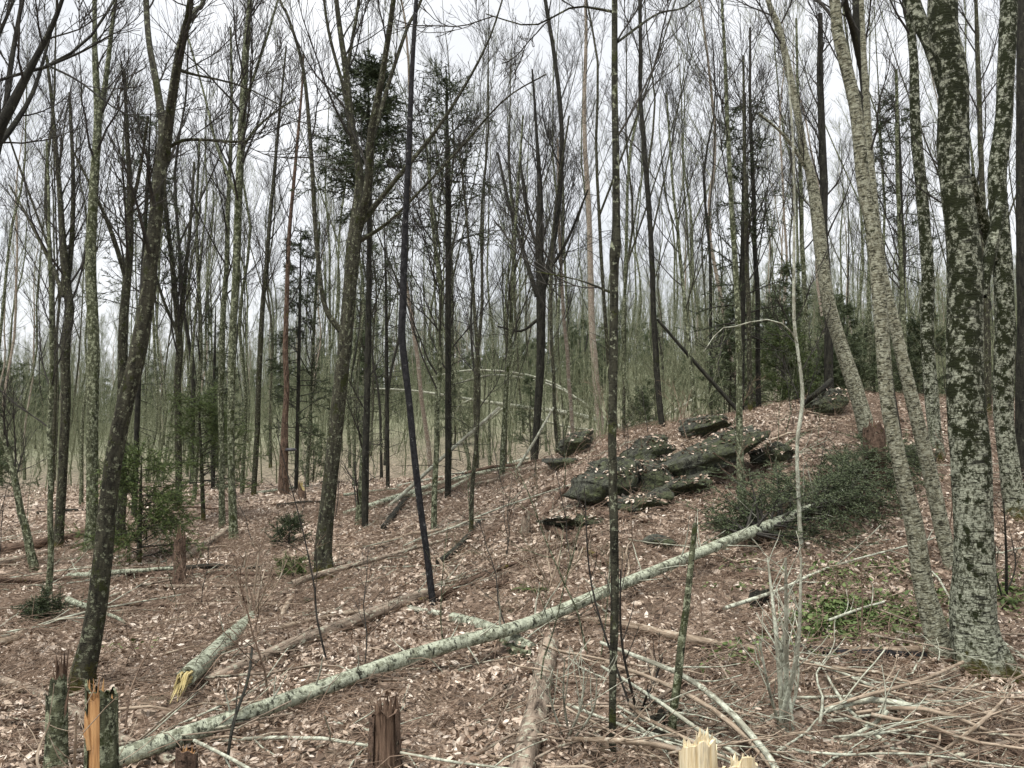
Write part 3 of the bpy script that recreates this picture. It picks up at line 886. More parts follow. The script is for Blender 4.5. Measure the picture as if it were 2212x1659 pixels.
# conifers
fir('spruce_tree', 'dark spruce top standing behind the forks of the stout maple', 'spruce', M['dark'], [(790, 1000, 15), (794, 800, 14), (797, 600, 12), (798, 420, 10), (796, 260, 7), (797, 130, 2)], depth=13.0, boughs=(70, .5, 1.15, .25), t0=.64, per=18, dead=40, tw=11)
fir('spruce_tree', 'ragged dark spruce top beside the slim black tree, with sparse drooping boughs', 'spruce', M['dark'], [(968, 1062, 14), (968, 900, 13), (968, 700, 13), (968, 480, 12), (966, 300, 9), (964, 150, 3)], depth=14.5, boughs=(40, .5, 1.5, .5), t0=.62, per=15, dead=44)
fir('spruce_tree', 'dark ragged spruce rising above the crest between the black pole and leaning birch', 'spruce', M['dark'], [(1600, 860, 15), (1602, 700, 15), (1606, 520, 13), (1608, 350, 9), (1610, 200, 3)], depth=15.5, boughs=(40, .5, 1.1, .45), t0=.35, per=14, dead=30)
fir('spruce_tree', 'faint thin spruce behind the leaning dark maple', 'spruce', M['dark'], [(292, 1040, 12), (300, 800, 11), (310, 560, 9), (318, 400, 7), (326, 230, 2)], depth=17.0, boughs=(44, .5, 1.3, .3), t0=.5, per=13, dead=30)
fir('spruce_tree', 'narrow dull green spruce near the dead snag tree', 'spruce', M['dark'], [(640, 1040, 9), (644, 850, 8), (648, 650, 6), (650, 490, 2)], depth=20.0, boughs=(60, .5, 1.0, .25), t0=.4, per=15, dead=20)
fir('spruce_tree', 'small spruce tip poking out beside the pale flecked birch', 'spruce', M['dark'], [(1955, 850, 10), (1950, 600, 9), (1944, 350, 7), (1938, 190, 2)], depth=18.0, boughs=(40, .5, 1.2, .3), t0=.5, per=14, dead=20)
fir('spruce_tree', 'slender spruce with dull boughs behind the grey pair of stems', 'spruce', M['dark'], [(460, 1040, 9), (462, 860, 8), (466, 660, 2)], depth=22.0, boughs=(50, .5, 1.2, .3), t0=.3, per=14, dead=10)
fir('spruce_tree', 'half-bare spruce behind the slim black tree with many dead side twigs', 'spruce', M['dark'], [(838, 1060, 9), (836, 860, 8), (834, 640, 6), (830, 470, 2)], depth=18.5, boughs=(26, .5, 1.2, .4), t0=.55, per=12, dead=60)
fir('fir_sapling', 'young green fir with flat layered boughs near the grey pair of stems', 'fir', M['maple'], [(440, 1130, 10), (436, 1020, 8), (432, 930, 5), (430, 858, 2)], base=(440, 1125), boughs=(44, .5, 1.25, .35), t0=.25, per=26, ln=.07, wd=.011, dead=0, nmat='needle_bright', droop=-.1, tw=12)
fir('fir_sapling', 'low bushy green fir close beside the leaning dark maple', 'fir', M['maple'], [(300, 1225, 12), (302, 1130, 9), (304, 1060, 6), (306, 985, 2)], base=(300, 1220), boughs=(60, .5, 1.15, .3), t0=.08, per=30, ln=.06, wd=.010, dead=0, nmat='needle_bright', droop=-.1, tw=12)
fir('fir_sapling', 'bright young hemlock on the crest behind the crooked pale sapling', 'hemlock', M['maple'], [(1694, 870, 9), (1694, 790, 7), (1695, 720, 2)], depth=17.0, boughs=(36, .5, 1.0, .4), t0=.25, per=26, ln=.08, wd=.014, dead=0, nmat='needle_bright', droop=-.15, tw=12)
fir('fir_seedling', 'tiny green fir seedling near the foot of the stout maple', 'seedling', M['twig'], [(632, 1262, 6), (633, 1235, 4), (634, 1212, 2)], base=(632, 1258), boughs=(20, .5, .26, .12), t0=.1, per=20, ln=.05, wd=.008, dead=0, nmat='needle_bright', droop=.2, tw=8)
fir('fir_seedling', 'small dark fir seedling by the picture edge under the thin brownish trunk', 'seedling', M['twig'], [(86, 1352, 6), (87, 1320, 4), (88, 1296, 2)], base=(86, 1350), boughs=(24, .5, .26, .14), t0=.1, per=20, ln=.05, wd=.008, dead=0, nmat='needle', droop=.1, tw=8)
fir('fir_seedling', 'little dark fir seedling up the slope behind the tiny green one', 'seedling', M['twig'], [(624, 1180, 6), (625, 1150, 4), (626, 1122, 2)], base=(624, 1178), boughs=(24, .5, .34, .14), t0=.1, per=20, ln=.055, wd=.009, dead=0, nmat='needle', droop=.1, tw=8)

# bracket fungus on the dead snag tree
def bracket(root, u, v, Y, wpx, hpx):
    c = at(u, v, Y)
    k = Y / F
    bm_ = MB()
    th = np.linspace(0, 2 * math.pi, 18, endpoint=False)
    rows = [(0.02, .5), (.75, .42), (1, .05), (.85, -.28), (.05, -.3)]
    V = np.array([[math.cos(t) * wpx * .5 * k * a, math.sin(t) * wpx * .42 * k * a, hpx * k * b] for a, b in rows for t in th])
    idx = np.arange(len(rows) * 18).reshape(len(rows), 18)
    nx = np.roll(idx, -1, 1)
    bm_.add(V + c - np.array(root.location), np.stack([idx[:-1], idx[1:], nx[1:], nx[:-1]], -1).reshape(-1, 4))
    o = bm_.obj('bracket_fungus', M['fungus'], root)
bracket(tr, 628, 972, float(tr.location[1]) - .05, 26, 9)

# ------------------------------------------------------------------ trees of the wood behind the slope (repeats)
SECT = [(150, 'beyond the pale leaning sapling'), (330, 'beyond the leaning dark maple'), (470, 'beyond the young green fir'), (580, 'beyond the pair of grey stems'), (690, 'beyond the dead snag with the fungus'),
        (800, 'beyond the stout maple'), (910, 'beyond the slim black tree'), (1030, 'beyond the ridge logs'), (1140, 'beyond the hung-up fallen sapling'), (1260, 'beyond the dark broom-crowned tree'), (1370, 'beyond the tinted white birch'),
        (1480, 'beyond the low end of the outcrop'), (1590, 'beyond the top of the outcrop'), (1700, 'beyond the lichen-spotted trunk'), (1800, 'beyond the crooked pale sapling'), (1930, 'beyond the leaning pale birch'), (2060, 'beyond the slender bending birch'), (9999, 'beyond the huge mossy birch')]
def sector(x, y):
    u = CU + x / y * F
    return next(n_ for lim, n_ in SECT if u < lim)

variants = []
for i in range(8):
    r = np.random.default_rng(100 + i)
    H = r.uniform(14, 18)
    n = 16
    z = np.linspace(-.2, H, n)
    lean = r.uniform(-.06, .06, 2)
    P = np.stack([lean[0] * z + .25 * vnoise(np.stack([z * .35, z * 0 + i, z * 0], -1), 31), lean[1] * z + .25 * vnoise(np.stack([z * .35, z * 0 + i, z * 0 + 9], -1), 32), z], -1)
    R = np.interp(z, [-.2, .5, H * .6, H], [.08, .062, .038, .006])
    tm, cmh = MB(), MB()
    tubes(tm, P, R, 8, rough=.07)
    stems = [(P, R)]
    if i % 2 == 0:                                  # a forked kind
        k0 = int(n * r.uniform(.4, .55))
        a = r.uniform(0, 6.28)
        d = np.array([math.cos(a) * .28, math.sin(a) * .28, 1])
        L = H - z[k0] - .6
        t = np.linspace(0, 1, 9)[:, None]
        FP = P[k0] + d * t * L + np.array([math.cos(a), math.sin(a), 0]) * .5 * np.sin(t * 2.2)
        FR = np.interp(t[:, 0], [0, 1], [R[k0] * .75, .008])
        tubes(tm, FP, FR, 7, rough=.07)
        stems.append((FP, FR))
    bare_crown(cmh, stems, 14 if len(stems) == 1 else 9, .42, .99, 2.9, .9, 6, 4, ang=.55, up=.6, tw=.0036, r=r)
    if i in (1, 4, 6):
        P1, R1 = sprout(P[None], R[None], 12, .12, .45, 1.0, 1.2, 1.15, .1, 5, .1, .3, .004, .012, r)
        tubes(cmh, P1, R1, 3)
    bk = ('maple', 'lichen', 'dark', 'lichen', 'maple', 'pale', 'lichen', 'lichen')[i]
    variants.append((tm.mesh('trunk', M[bk]), cmh.mesh('crown', M['fartwig' if i in (3, 5, 6) else 'twig']), bk))

LBL = {'maple': '%sbare brown-barked tree in the wood, %s %s', 'dark': '%sbare black-barked tree in the wood, %s %s',
       'lichen': '%sbare lichen-grey tree in the wood, %s %s', 'pale': '%sbare whitish birch in the wood, %s %s'}
rt = random.Random(11)
proto_parts = []
taken = []
cnt = 0
tries = 0
while cnt < 215 and tries < 9000:
    tries += 1
    y = math.sqrt(rt.uniform(18.5 ** 2, 60 ** 2))
    x = rt.uniform(-.76, .76) * y
    if any((x - a) ** 2 + (y - b) ** 2 < (.9 + .018 * y) ** 2 for a, b in taken):
        continue
    taken.append((x, y))
    vi = rt.randrange(8)
    tme, cme, bk = variants[vi]
    root = thing('bare_tree', (x, y, float(ground(x, y))), LBL[bk] % ('forked ' if vi % 2 == 0 else 'straight ', 'just' if y < 30 else 'well' if y < 45 else 'far', sector(x, y)), 'tree', 'bare trees in the wood behind the slope')
    s = rt.uniform(.72, 1.12)
    root.rotation_euler = (0, 0, rt.uniform(0, 6.28))
    root.scale = (s, s, s * rt.uniform(.92, 1.1))
    for nm, me in (('trunk', tme), ('crown', cme)):
        o = bpy.data.objects.new(nm, me)
        COL.objects.link(o)
        o.parent = root
        if len(proto_parts) < 16 and not any(p.data == me for p in proto_parts):
            proto_parts.append(o)
    cnt += 1

# young conifers of the understorey
fv = []
for i in range(4):
    r = np.random.default_rng(300 + i)
    H = (2.6, 3.6, 5.0, 4.2)[i]
    z = np.linspace(-.1, H, 12)
    P = np.stack([.05 * np.sin(z + i), .05 * np.cos(z * 1.3 + i), z], -1)
    R = np.interp(z, [-.1, H], [.04 * H / 3, .004])
    tm = MB()
    tubes(tm, P, R, 6)
    w_, f_ = fir_parts(P, R, .12 if i < 2 else .2, .985, 44, 1.25 + .1 * i, .25, -.15, 9, 15, .13, .026, r)
    fv.append((tm.mesh('trunk', M['maple']), w_.mesh('branches', M['twig']), f_.mesh('needles', M['needle_dull'])))
spots = []
while len(spots) < 26:
    y = rt.uniform(18, 28)
    u = rt.uniform(1560, 2300)
    spots.append(((u - CU) / F * y, y))
while len(spots) < 52:
    y = math.sqrt(rt.uniform(21 ** 2, 55 ** 2))
    spots.append((rt.uniform(-.74, .5) * y, y))
fproto = []
_us = 0
for j_, (x, y) in enumerate(spots):
    v_ = fv[j_ % 4]
    root = thing('fir_sapling', (x, y, float(ground(x, y))), ('slender ' if j_ % 4 > 1 else 'bushy ') + 'dull green young fir under bare trees, ' + ('just ' if y < 26 else 'well ' if y < 40 else 'far ') + sector(x, y), 'fir', 'young firs under the bare trees')
    s = rt.uniform(.45, .85)
    root.scale = (s, s, s)
    root.rotation_euler = (0, 0, rt.uniform(0, 6.28))
    made = []
    for nm, me in zip(('trunk', 'branches', 'needles'), v_):
        o = bpy.data.objects.new(nm, me)
        COL.objects.link(o)
        o.parent = made[1] if nm == 'needles' else root
        made.append(o)
    if j_ < 4:
        fproto.append(tuple(made))

# the far wooded hill: one mass, real trees set out by geometry nodes
def scatter(name, pts, rots, scls, sources, label):
    me = bpy.data.meshes.new(name)
    me.vertices.add(len(pts))
    me.vertices.foreach_set('co', np.asarray(pts, np.float32).ravel())
    for nm, ty, arr in (('turn', 'FLOAT_VECTOR', np.stack([np.zeros(len(pts)), np.zeros(len(pts)), rots], -1)), ('size', 'FLOAT', scls), ('kind_id', 'INT', np.arange(len(pts)) % len(sources))):
        a = me.attributes.new(nm, ty, 'POINT')
        a.data.foreach_set('vector' if ty == 'FLOAT_VECTOR' else 'value', np.asarray(arr, np.int32 if ty == 'INT' else np.float32).ravel())
    o = bpy.data.objects.new(name, me)
    COL.objects.link(o)
    ng = bpy.data.node_groups.new(name, 'GeometryNodeTree')
    ng.interface.new_socket('Geometry', in_out='INPUT', socket_type='NodeSocketGeometry')
    ng.interface.new_socket('Geometry', in_out='OUTPUT', socket_type='NodeSocketGeometry')
    gi = ng.nodes.new('NodeGroupInput')
    go = ng.nodes.new('NodeGroupOutput')
    jn = ng.nodes.new('GeometryNodeJoinGeometry')
    def attr(nm, dt):
        a = ng.nodes.new('GeometryNodeInputNamedAttribute')
        a.data_type = dt
        a.inputs['Name'].default_value = nm
        return [s for s in a.outputs if s.enabled and s.name == 'Attribute'][0]
    for k, srcs in enumerate(sources):
        cp = ng.nodes.new('FunctionNodeCompare')
        cp.data_type = 'INT'
        cp.operation = 'EQUAL'
        ints = [s for s in cp.inputs if s.type == 'INT']
        ng.links.new(attr('kind_id', 'INT'), ints[0])
        ints[1].default_value = k
        for so in srcs:
            oi = ng.nodes.new('GeometryNodeObjectInfo')
            oi.inputs['Object'].default_value = so
            oi.inputs['As Instance'].default_value = True
            ip = ng.nodes.new('GeometryNodeInstanceOnPoints')
            ng.links.new(gi.outputs[0], ip.inputs['Points'])
            ng.links.new(cp.outputs['Result'], ip.inputs['Selection'])
            ng.links.new(oi.outputs['Geometry'], ip.inputs['Instance'])
            ng.links.new(attr('turn', 'FLOAT_VECTOR'), ip.inputs['Rotation'])
            ng.links.new(attr('size', 'FLOAT'), ip.inputs['Scale'])
            ng.links.new(ip.outputs[0], jn.inputs[0])
    ng.links.new(jn.outputs[0], go.inputs[0])
    md = o.modifiers.new('scatter', 'NODES')
    md.node_group = ng
    return tag(o, label, None, kind='stuff')
pairs = []
for tme, cme, bk in variants:
    a = [p for p in proto_parts if p.data == tme]
    b = [p for p in proto_parts if p.data == cme]
    if a and b and cme.materials[0] == M['fartwig']:
        pairs.append((a[0], b[0]))
nF = 2900
y = np.sqrt(rng.uniform(60 ** 2, 165 ** 2, nF))
x = rng.uniform(-.8, .8, nF) * y
scatter('distant_wood', np.stack([x, y, ground(x, y)], -1), rng.uniform(0, 6.28, nF), rng.uniform(.45, .75, nF), pairs, 'far hillside covered with a mass of bare trees')

nG = 420
y = np.sqrt(rng.uniform(50 ** 2, 165 ** 2, nG))
x = rng.uniform(-.8, .8, nG) * y
scatter('distant_firs', np.stack([x, y, ground(x, y)], -1), rng.uniform(0, 6.28, nG), rng.uniform(.7, 1.7, nG), fproto, 'far hillside dotted with young dull green firs')

# brushy undergrowth between the trunks of the wood
mb = MB()
nS = 4300
y = np.sqrt(rng.uniform(17 ** 2, 80 ** 2, nS))
x = rng.uniform(-.78, .78, nS) * y
ok = (y > 26) | (x / y > .06 + .04 * (y < 20))
x, y = x[ok], y[ok]
nS = len(x)
z = ground(x, y) - .03
hgt = rng.uniform(1.4, 5.0, nS)
tl = rng.normal(0, .18, (nS, 2))
t = np.linspace(0, 1, 6)
P = np.stack([x[:, None] + tl[:, :1] * hgt[:, None] * t, y[:, None] + tl[:, 1:] * hgt[:, None] * t, z[:, None] + hgt[:, None] * t], -1)
P[:, 1:, :2] += rng.normal(0, .05, (nS, 5, 2))
R = np.linspace(.016, .004, 6)[None] * rng.uniform(.6, 1, (nS, 1)) * np.where(rng.uniform(0, 1, (nS, 1)) < .25, 2.4, 1)
tubes(mb, P, R, 4)
P1, R1 = sprout(P, R, 6, .2, .98, 1.0, .5, .8, .3, 5, .1, .6, .0045, .010)
tubes(mb, P1, R1, 3)
P2, R2 = sprout(P1, R1, 3, .2, .98, .4, .25, .7, .2, 3, .1, .7, .004, .006)
tubes(mb, P2, R2, 3)
tag(mb.obj('undergrowth', M['fartwig']), 'tangle of thin leafless saplings and brush between the far trunks', None, kind='stuff')

# ------------------------------------------------------------------ rocks
def ico(sub):
    import bmesh
    b = bmesh.new()
    bmesh.ops.create_icosphere(b, subdivisions=sub, radius=1)
    V = np.array([v.co[:] for v in b.verts])
    Tn = np.array([[v.index for v in f.verts] for f in b.faces])
    b.free()
    return V, Tn
ICO = {k: ico(k) for k in (3, 5)}
ON_ROCK = []
def boulder(label, u, v, wpx, hpx, base_v, seed, tilt=0.0, thick=.8, name='boulder', cat='rock'):
    b = hit(u, base_v)
    k = b[1] / F
    c = at(u, v, b[1] + wpx * k * .15)
    r = np.random.default_rng(seed)
    V, Tn = ICO[5 if wpx > 60 else 3]
    V = V.copy()
    for _ in range(26):
        n = nrm(r.normal(0, 1, 3) * np.array([1, 1, 1.3]))
        d = r.uniform(.5, .84)
        V = V - np.maximum(V @ n - d, 0)[:, None] * n
    # bedding ledges
    q = V @ nrm(np.array([.35, .1, 1.0])) * 5
    V = V * (1 + .05 * np.tanh(9 * np.sin(q * 2.2 + 1.5 * vnoise(V * 1.5, seed)))[:, None])
    V = V * (1 + .045 * fbm(V * 2.6 + seed, 2, seed)[:, None] + .035 * np.abs(fbm(V * 7 + seed, 3, seed))[:, None])
    V = V * np.array([wpx * .80 * k, wpx * .70 * k * thick, hpx * .90 * k])
    ca, sa = math.cos(tilt), math.sin(tilt)
    V = np.stack([V[:, 0] * ca - V[:, 2] * sa, V[:, 1], V[:, 0] * sa + V[:, 2] * ca], -1)
    m_ = MB()
    m_.add(V, None, Tn)
    o = m_.obj(name, M['rock'], smooth=True)
    c = c - np.array([0, 0, hpx * k * .16])
    o.location = c
    up = V[(V[:, 2] > .25 * V[:, 2].max())]
    if len(up) > 30 and wpx > 60:
        ON_ROCK.append((up + c)[r.integers(0, len(up), int(wpx * 1.3))])
    return tag(o, label, cat, 'rocks of the mossy outcrop' if name == 'boulder' else None)
boulder('long slab rock sloping up the outcrop to the crest', 1492, 992, 215, 62, 1036, 1, tilt=.42)
boulder('biggest mossy boulder at the low end of the outcrop', 1318, 1034, 130, 88, 1082, 2, tilt=.2)
boulder('pale lichened block in the middle of the outcrop', 1408, 1028, 84, 66, 1070, 3, tilt=.25)
boulder('dark flat rock under the biggest boulder', 1372, 1084, 120, 34, 1102, 4)
boulder('split rock under the long slab, above the brush', 1478, 1044, 100, 40, 1068, 24, tilt=.2)
boulder('wedge-shaped rock between the long slab and the pale block', 1398, 976, 110, 48, 1014, 25, tilt=.35)
boulder('upright slab at the top end of the outcrop', 1576, 944, 76, 54, 980, 26, tilt=.4)
boulder('knobby rock resting against the foot of the pale block', 1428, 1072, 56, 34, 1090, 27, tilt=.1)
boulder('mossy lump at the lowest corner of the outcrop', 1282, 1072, 58, 36, 1092, 28, tilt=.1)
boulder('cracked block half buried between wedge rock and long slab', 1446, 1000, 62, 44, 1030, 29, tilt=.3)
boulder('thin ledge rock at the top of the outcrop', 1520, 920, 110, 34, 945, 5, tilt=.2)
boulder('dark humped rock just behind the fallen thin tree', 1240, 955, 66, 42, 985, 6, tilt=.3)
boulder('small angular rock with a leaning log on the crest', 1790, 868, 90, 50, 900, 7, tilt=.3)
boulder('low rock at the foot of the humped rock', 1215, 1000, 60, 26, 1010, 8)
boulder('rounded stone in leaves below the outcrop, beside brush', 1430, 1172, 56, 26, 1186, 9, name='stone', cat='stone')
boulder('mossy stone on the leaf slope beside the lichen-spotted trunk', 1665, 985, 66, 46, 1012, 10, name='stone', cat='stone')
boulder('small brown stone in the open leaves near the paired logs', 662, 1296, 24, 13, 1302, 11, name='stone', cat='stone')
boulder('dark stone behind the slender bending birch', 1975, 985, 80, 60, 1015, 12, name='stone', cat='stone')
boulder('dark flat stone in a hollow near the tangled sticks', 1250, 1120, 110, 26, 1135, 13, name='stone', cat='stone')

# ------------------------------------------------------------------ fallen logs
def log3(name, label, cat, m, q, sides=12, group=None, stubs=0, ends=None, rough=.08, moss=False):
    """q (k,4): centre line and radius"""
    q = np.asarray(q, float)
    L = np.sum(np.linalg.norm(np.diff(q[:, :3], axis=0), axis=1))
    c = curve(q, max(5, int(L * 9)))
    off = c[len(c) // 2, :3].copy()
    off[2] = float(ground(off[0], off[1]))
    if stubs or ends:
        root = thing(name, off, label, cat, group)
        mb = MB()
        tubes(mb, c[:, :3], c[:, 3], sides, True, True, rough)
        mb.obj('trunk', m, root, off)
        if stubs:
            P1, R1 = sprout(c[None, :, :3], c[None, :, 3], stubs, .08, .95, .32, .5, 1.3, .1, 5, .08, .22, .0025, .009)
            mb = MB()
            tubes(mb, P1, R1, 4)
            mb.obj('branch_stubs', M['greystick'], root, off)['kind'] = 'stuff'
        if ends:
            ends(root, off, c)
        return root
    mb = MB()
    tubes(mb, c[:, :3], c[:, 3], sides, True, True, rough)
    o = mb.obj(name, m, None, off)
    return tag(o, label, cat, group)

def gline(pts, lift=.5, extra=0.0):
    """pixel polyline lying on the ground: lift in radii"""
    o = []
    for p in pts:
        u, v, wd = p[:3]
        e = p[3] if len(p) > 3 else extra
        P = hit(u, v, .02)
        if wd > 13:
            wd = 13 + (wd - 13) * .82
        r = wd * .5 / F * P[1]
        P = hit(u, v, r * lift + e)
        o.append([*P, wd * .5 / F * P[1]])
    return np.array(o)

# the pale fallen fir, with its brush of green boughs
q = gline([(252, 1638, 45, .03), (1815, 1066, 12, .14)], .9)
a, b = q
t = np.linspace(0, 1, 9)[:, None]
q = a * (1 - t) + b * t
q[:, 2] -= .10 * np.sin(np.linspace(0, math.pi, 9))
q[1:-1, :2] += rng.normal(0, .018, (7, 2))
q[1:-1, 2] += rng.normal(0, .012, 7)
q[:, 3] = np.interp(t[:, 0], [0, .3, .6, .85, 1], [a[3], a[3] * .98, a[3] * .92, b[3] * 1.9, b[3]])
tip = at(1905, 985, b[1] + 1.0)
tip[2] = max(tip[2], float(ground(tip[0], tip[1])) + .15)
q = np.vstack([q, [*tip, .012]])
c = curve(q, 90)
off = c[45, :3].copy()
off[2] = float(ground(off[0], off[1]))
root = thing('fallen_fir', off, 'long pale fallen fir lying across the slope with green boughs at its top', 'fallen tree')
mb = MB()
tubes(mb, c[:, :3], c[:, 3], 20, True, True, .06)
mb.obj('trunk', M['log'], root, off)
P1, R1 = sprout(c[None, :, :3], c[None, :, 3], 46, .06, .86, .22, .7, 1.25, .1, 5, .1, .2, .0025, .010)
mb = MB()
tubes(mb, P1, R1, 4)
mb.obj('branch_stubs', M['greystick'], root, off)['kind'] = 'stuff'
cc = c[56:]
r_ = np.random.default_rng(5)
w_, f_ = fir_parts(cc[:, :3], np.maximum(cc[:, 3], .02), .08, .98, 150, .95, .65, -.35, 13, 34, .055, .012, r_, ang=1.0)
# boughs do not sink into the slope
for m_ in (w_, f_):
    for V in m_.V:
        g = ground(V[:, 0], V[:, 1], False) + .03
        V[:, 2] = np.maximum(V[:, 2], g + (V[:, 2] - g) * .12)
        V[:, 2] = g + np.where(V[:, 2] - g > .45, .45 + (V[:, 2] - g - .45) * .5, V[:, 2] - g)
bo = w_.obj('boughs', M['twig'], root, off)
f_.obj('needles', M['needle_dull'], bo, off)

def split_end(colour, ln=.2, n=9, which=0):
    def f(root, off, c):
        p = c[0 if which == 0 else -1]
        d = nrm((c[0, :3] - c[1, :3]) if which == 0 else (c[-1, :3] - c[-2, :3]))
        rr = np.random.default_rng(int(abs(p[0] * 1000)))
        for i in range(n):
            a = rr.uniform(0, 6.28)
            u_ = nrm(np.cross(d, [0, 0, 1.0]))
            v_ = np.cross(d, u_)
            o_ = (u_ * math.cos(a) + v_ * math.sin(a)) * p[3] * rr.uniform(.1, .8)
            l = ln * rr.uniform(.4, 1.1)
            P = np.array([p[:3] + o_ - d * .05, p[:3] + o_ + d * l * .5 + rr.normal(0, .006, 3), p[:3] + o_ * 1.1 + d * l + rr.normal(0, .012, 3) - np.array([0, 0, .3 * l])])
            mb = MB()
            w0 = p[3] * rr.uniform(.10, .26)
            tubes(mb, P[None], np.array([[w0, w0 * .7, w0 * .12]]), 5, True, True)
            mb.obj('splinter', colour, root, off)
    return f

log3('fallen_log', 'short thick pale log with a torn yellow end below the shrub stems', 'log', M['log'], gline([(402, 1462, 46, .12), (442, 1428, 42), (500, 1375, 36), (545, 1332, 26)], .8), 16, stubs=5, ends=split_end(M['yellowwood'], .26, 24))
log3('fallen_log', 'half-sunk tan log with mossy patches leading to the slim black tree', 'log', M['deadlog'], gline([(440, 1476, 27), (560, 1424, 30), (640, 1388, 31), (740, 1352, 31), (850, 1308, 29), (930, 1278, 25)], .85), 12, stubs=8)
log3('fallen_log', 'brown rotten branch continuing past the slim black tree', 'log', M['rotlog'], gline([(945, 1290, 20), (1000, 1274, 20), (1060, 1266, 18), (1096, 1256, 14)], .9), 9)
log3('fallen_log', 'short grey mossy log crossing under the pale fallen fir', 'log', M['log'], gline([(978, 1334, 24), (1040, 1352, 30), (1100, 1378, 30), (1150, 1398, 22)], .7), 12, stubs=3)
log3('fallen_log', 'second short stub log under the pale fallen fir, pointing to camera', 'log', M['lichen'], gline([(1080, 1376, 20), (1110, 1408, 20), (1148, 1412, 16)], .6), 9)
log3('fallen_log', 'grey short piece lying before the slim black tree', 'log', M['greystick'], gline([(862, 1308, 14), (900, 1318, 16), (952, 1326, 13)], .7), 9)
# black-banded pole: pieces of one broken stem
log3('fallen_pole', 'long bleached pole running from under the fallen fir to the leaning sapling', 'pole', M['stick'], gline([(1192, 1332, 11), (1330, 1346, 15), (1470, 1376, 18), (1560, 1392, 17), (1640, 1402, 13)], .9, .05), 10)
log3('fallen_pole', 'black-barked pole lying in front of the green herb patch', 'pole', M['black'], gline([(1655, 1402, 14), (1740, 1404, 20), (1820, 1412, 24), (1910, 1414, 24), (1996, 1416, 20)], .95), 12)
log3('fallen_pole', 'bare tan pole lying on top of the black-barked pole, touching the yellow birch', 'pole', M['stick'], gline([(1760, 1398, 9, .05), (1880, 1404, 14, .05), (1950, 1404, 17, .04), (2004, 1402, 14, .04)], .8), 9)
log3('fallen_log', 'rotten brown log with yellow moss pointing to the camera', 'log', M['deadlog'], gline([(1188, 1392, 44), (1176, 1450, 50), (1160, 1530, 58), (1140, 1610, 64), (1122, 1690, 70)], 1.0), 16, rough=.12)
log3('fallen_log', 'lichened brown log running behind the two splintered stumps', 'log', M['deadlog'], gline([(-40, 1458, 20), (60, 1490, 22), (150, 1532, 26), (250, 1592, 28), (330, 1628, 26), (390, 1652, 24)], .9), 12, rough=.12)
log3('fallen_log', 'dark decayed log at the picture edge near the splintered stumps', 'log', M['rotlog'], gline([(-30, 1552, 26), (30, 1520, 22), (66, 1502, 16)], .9), 9)
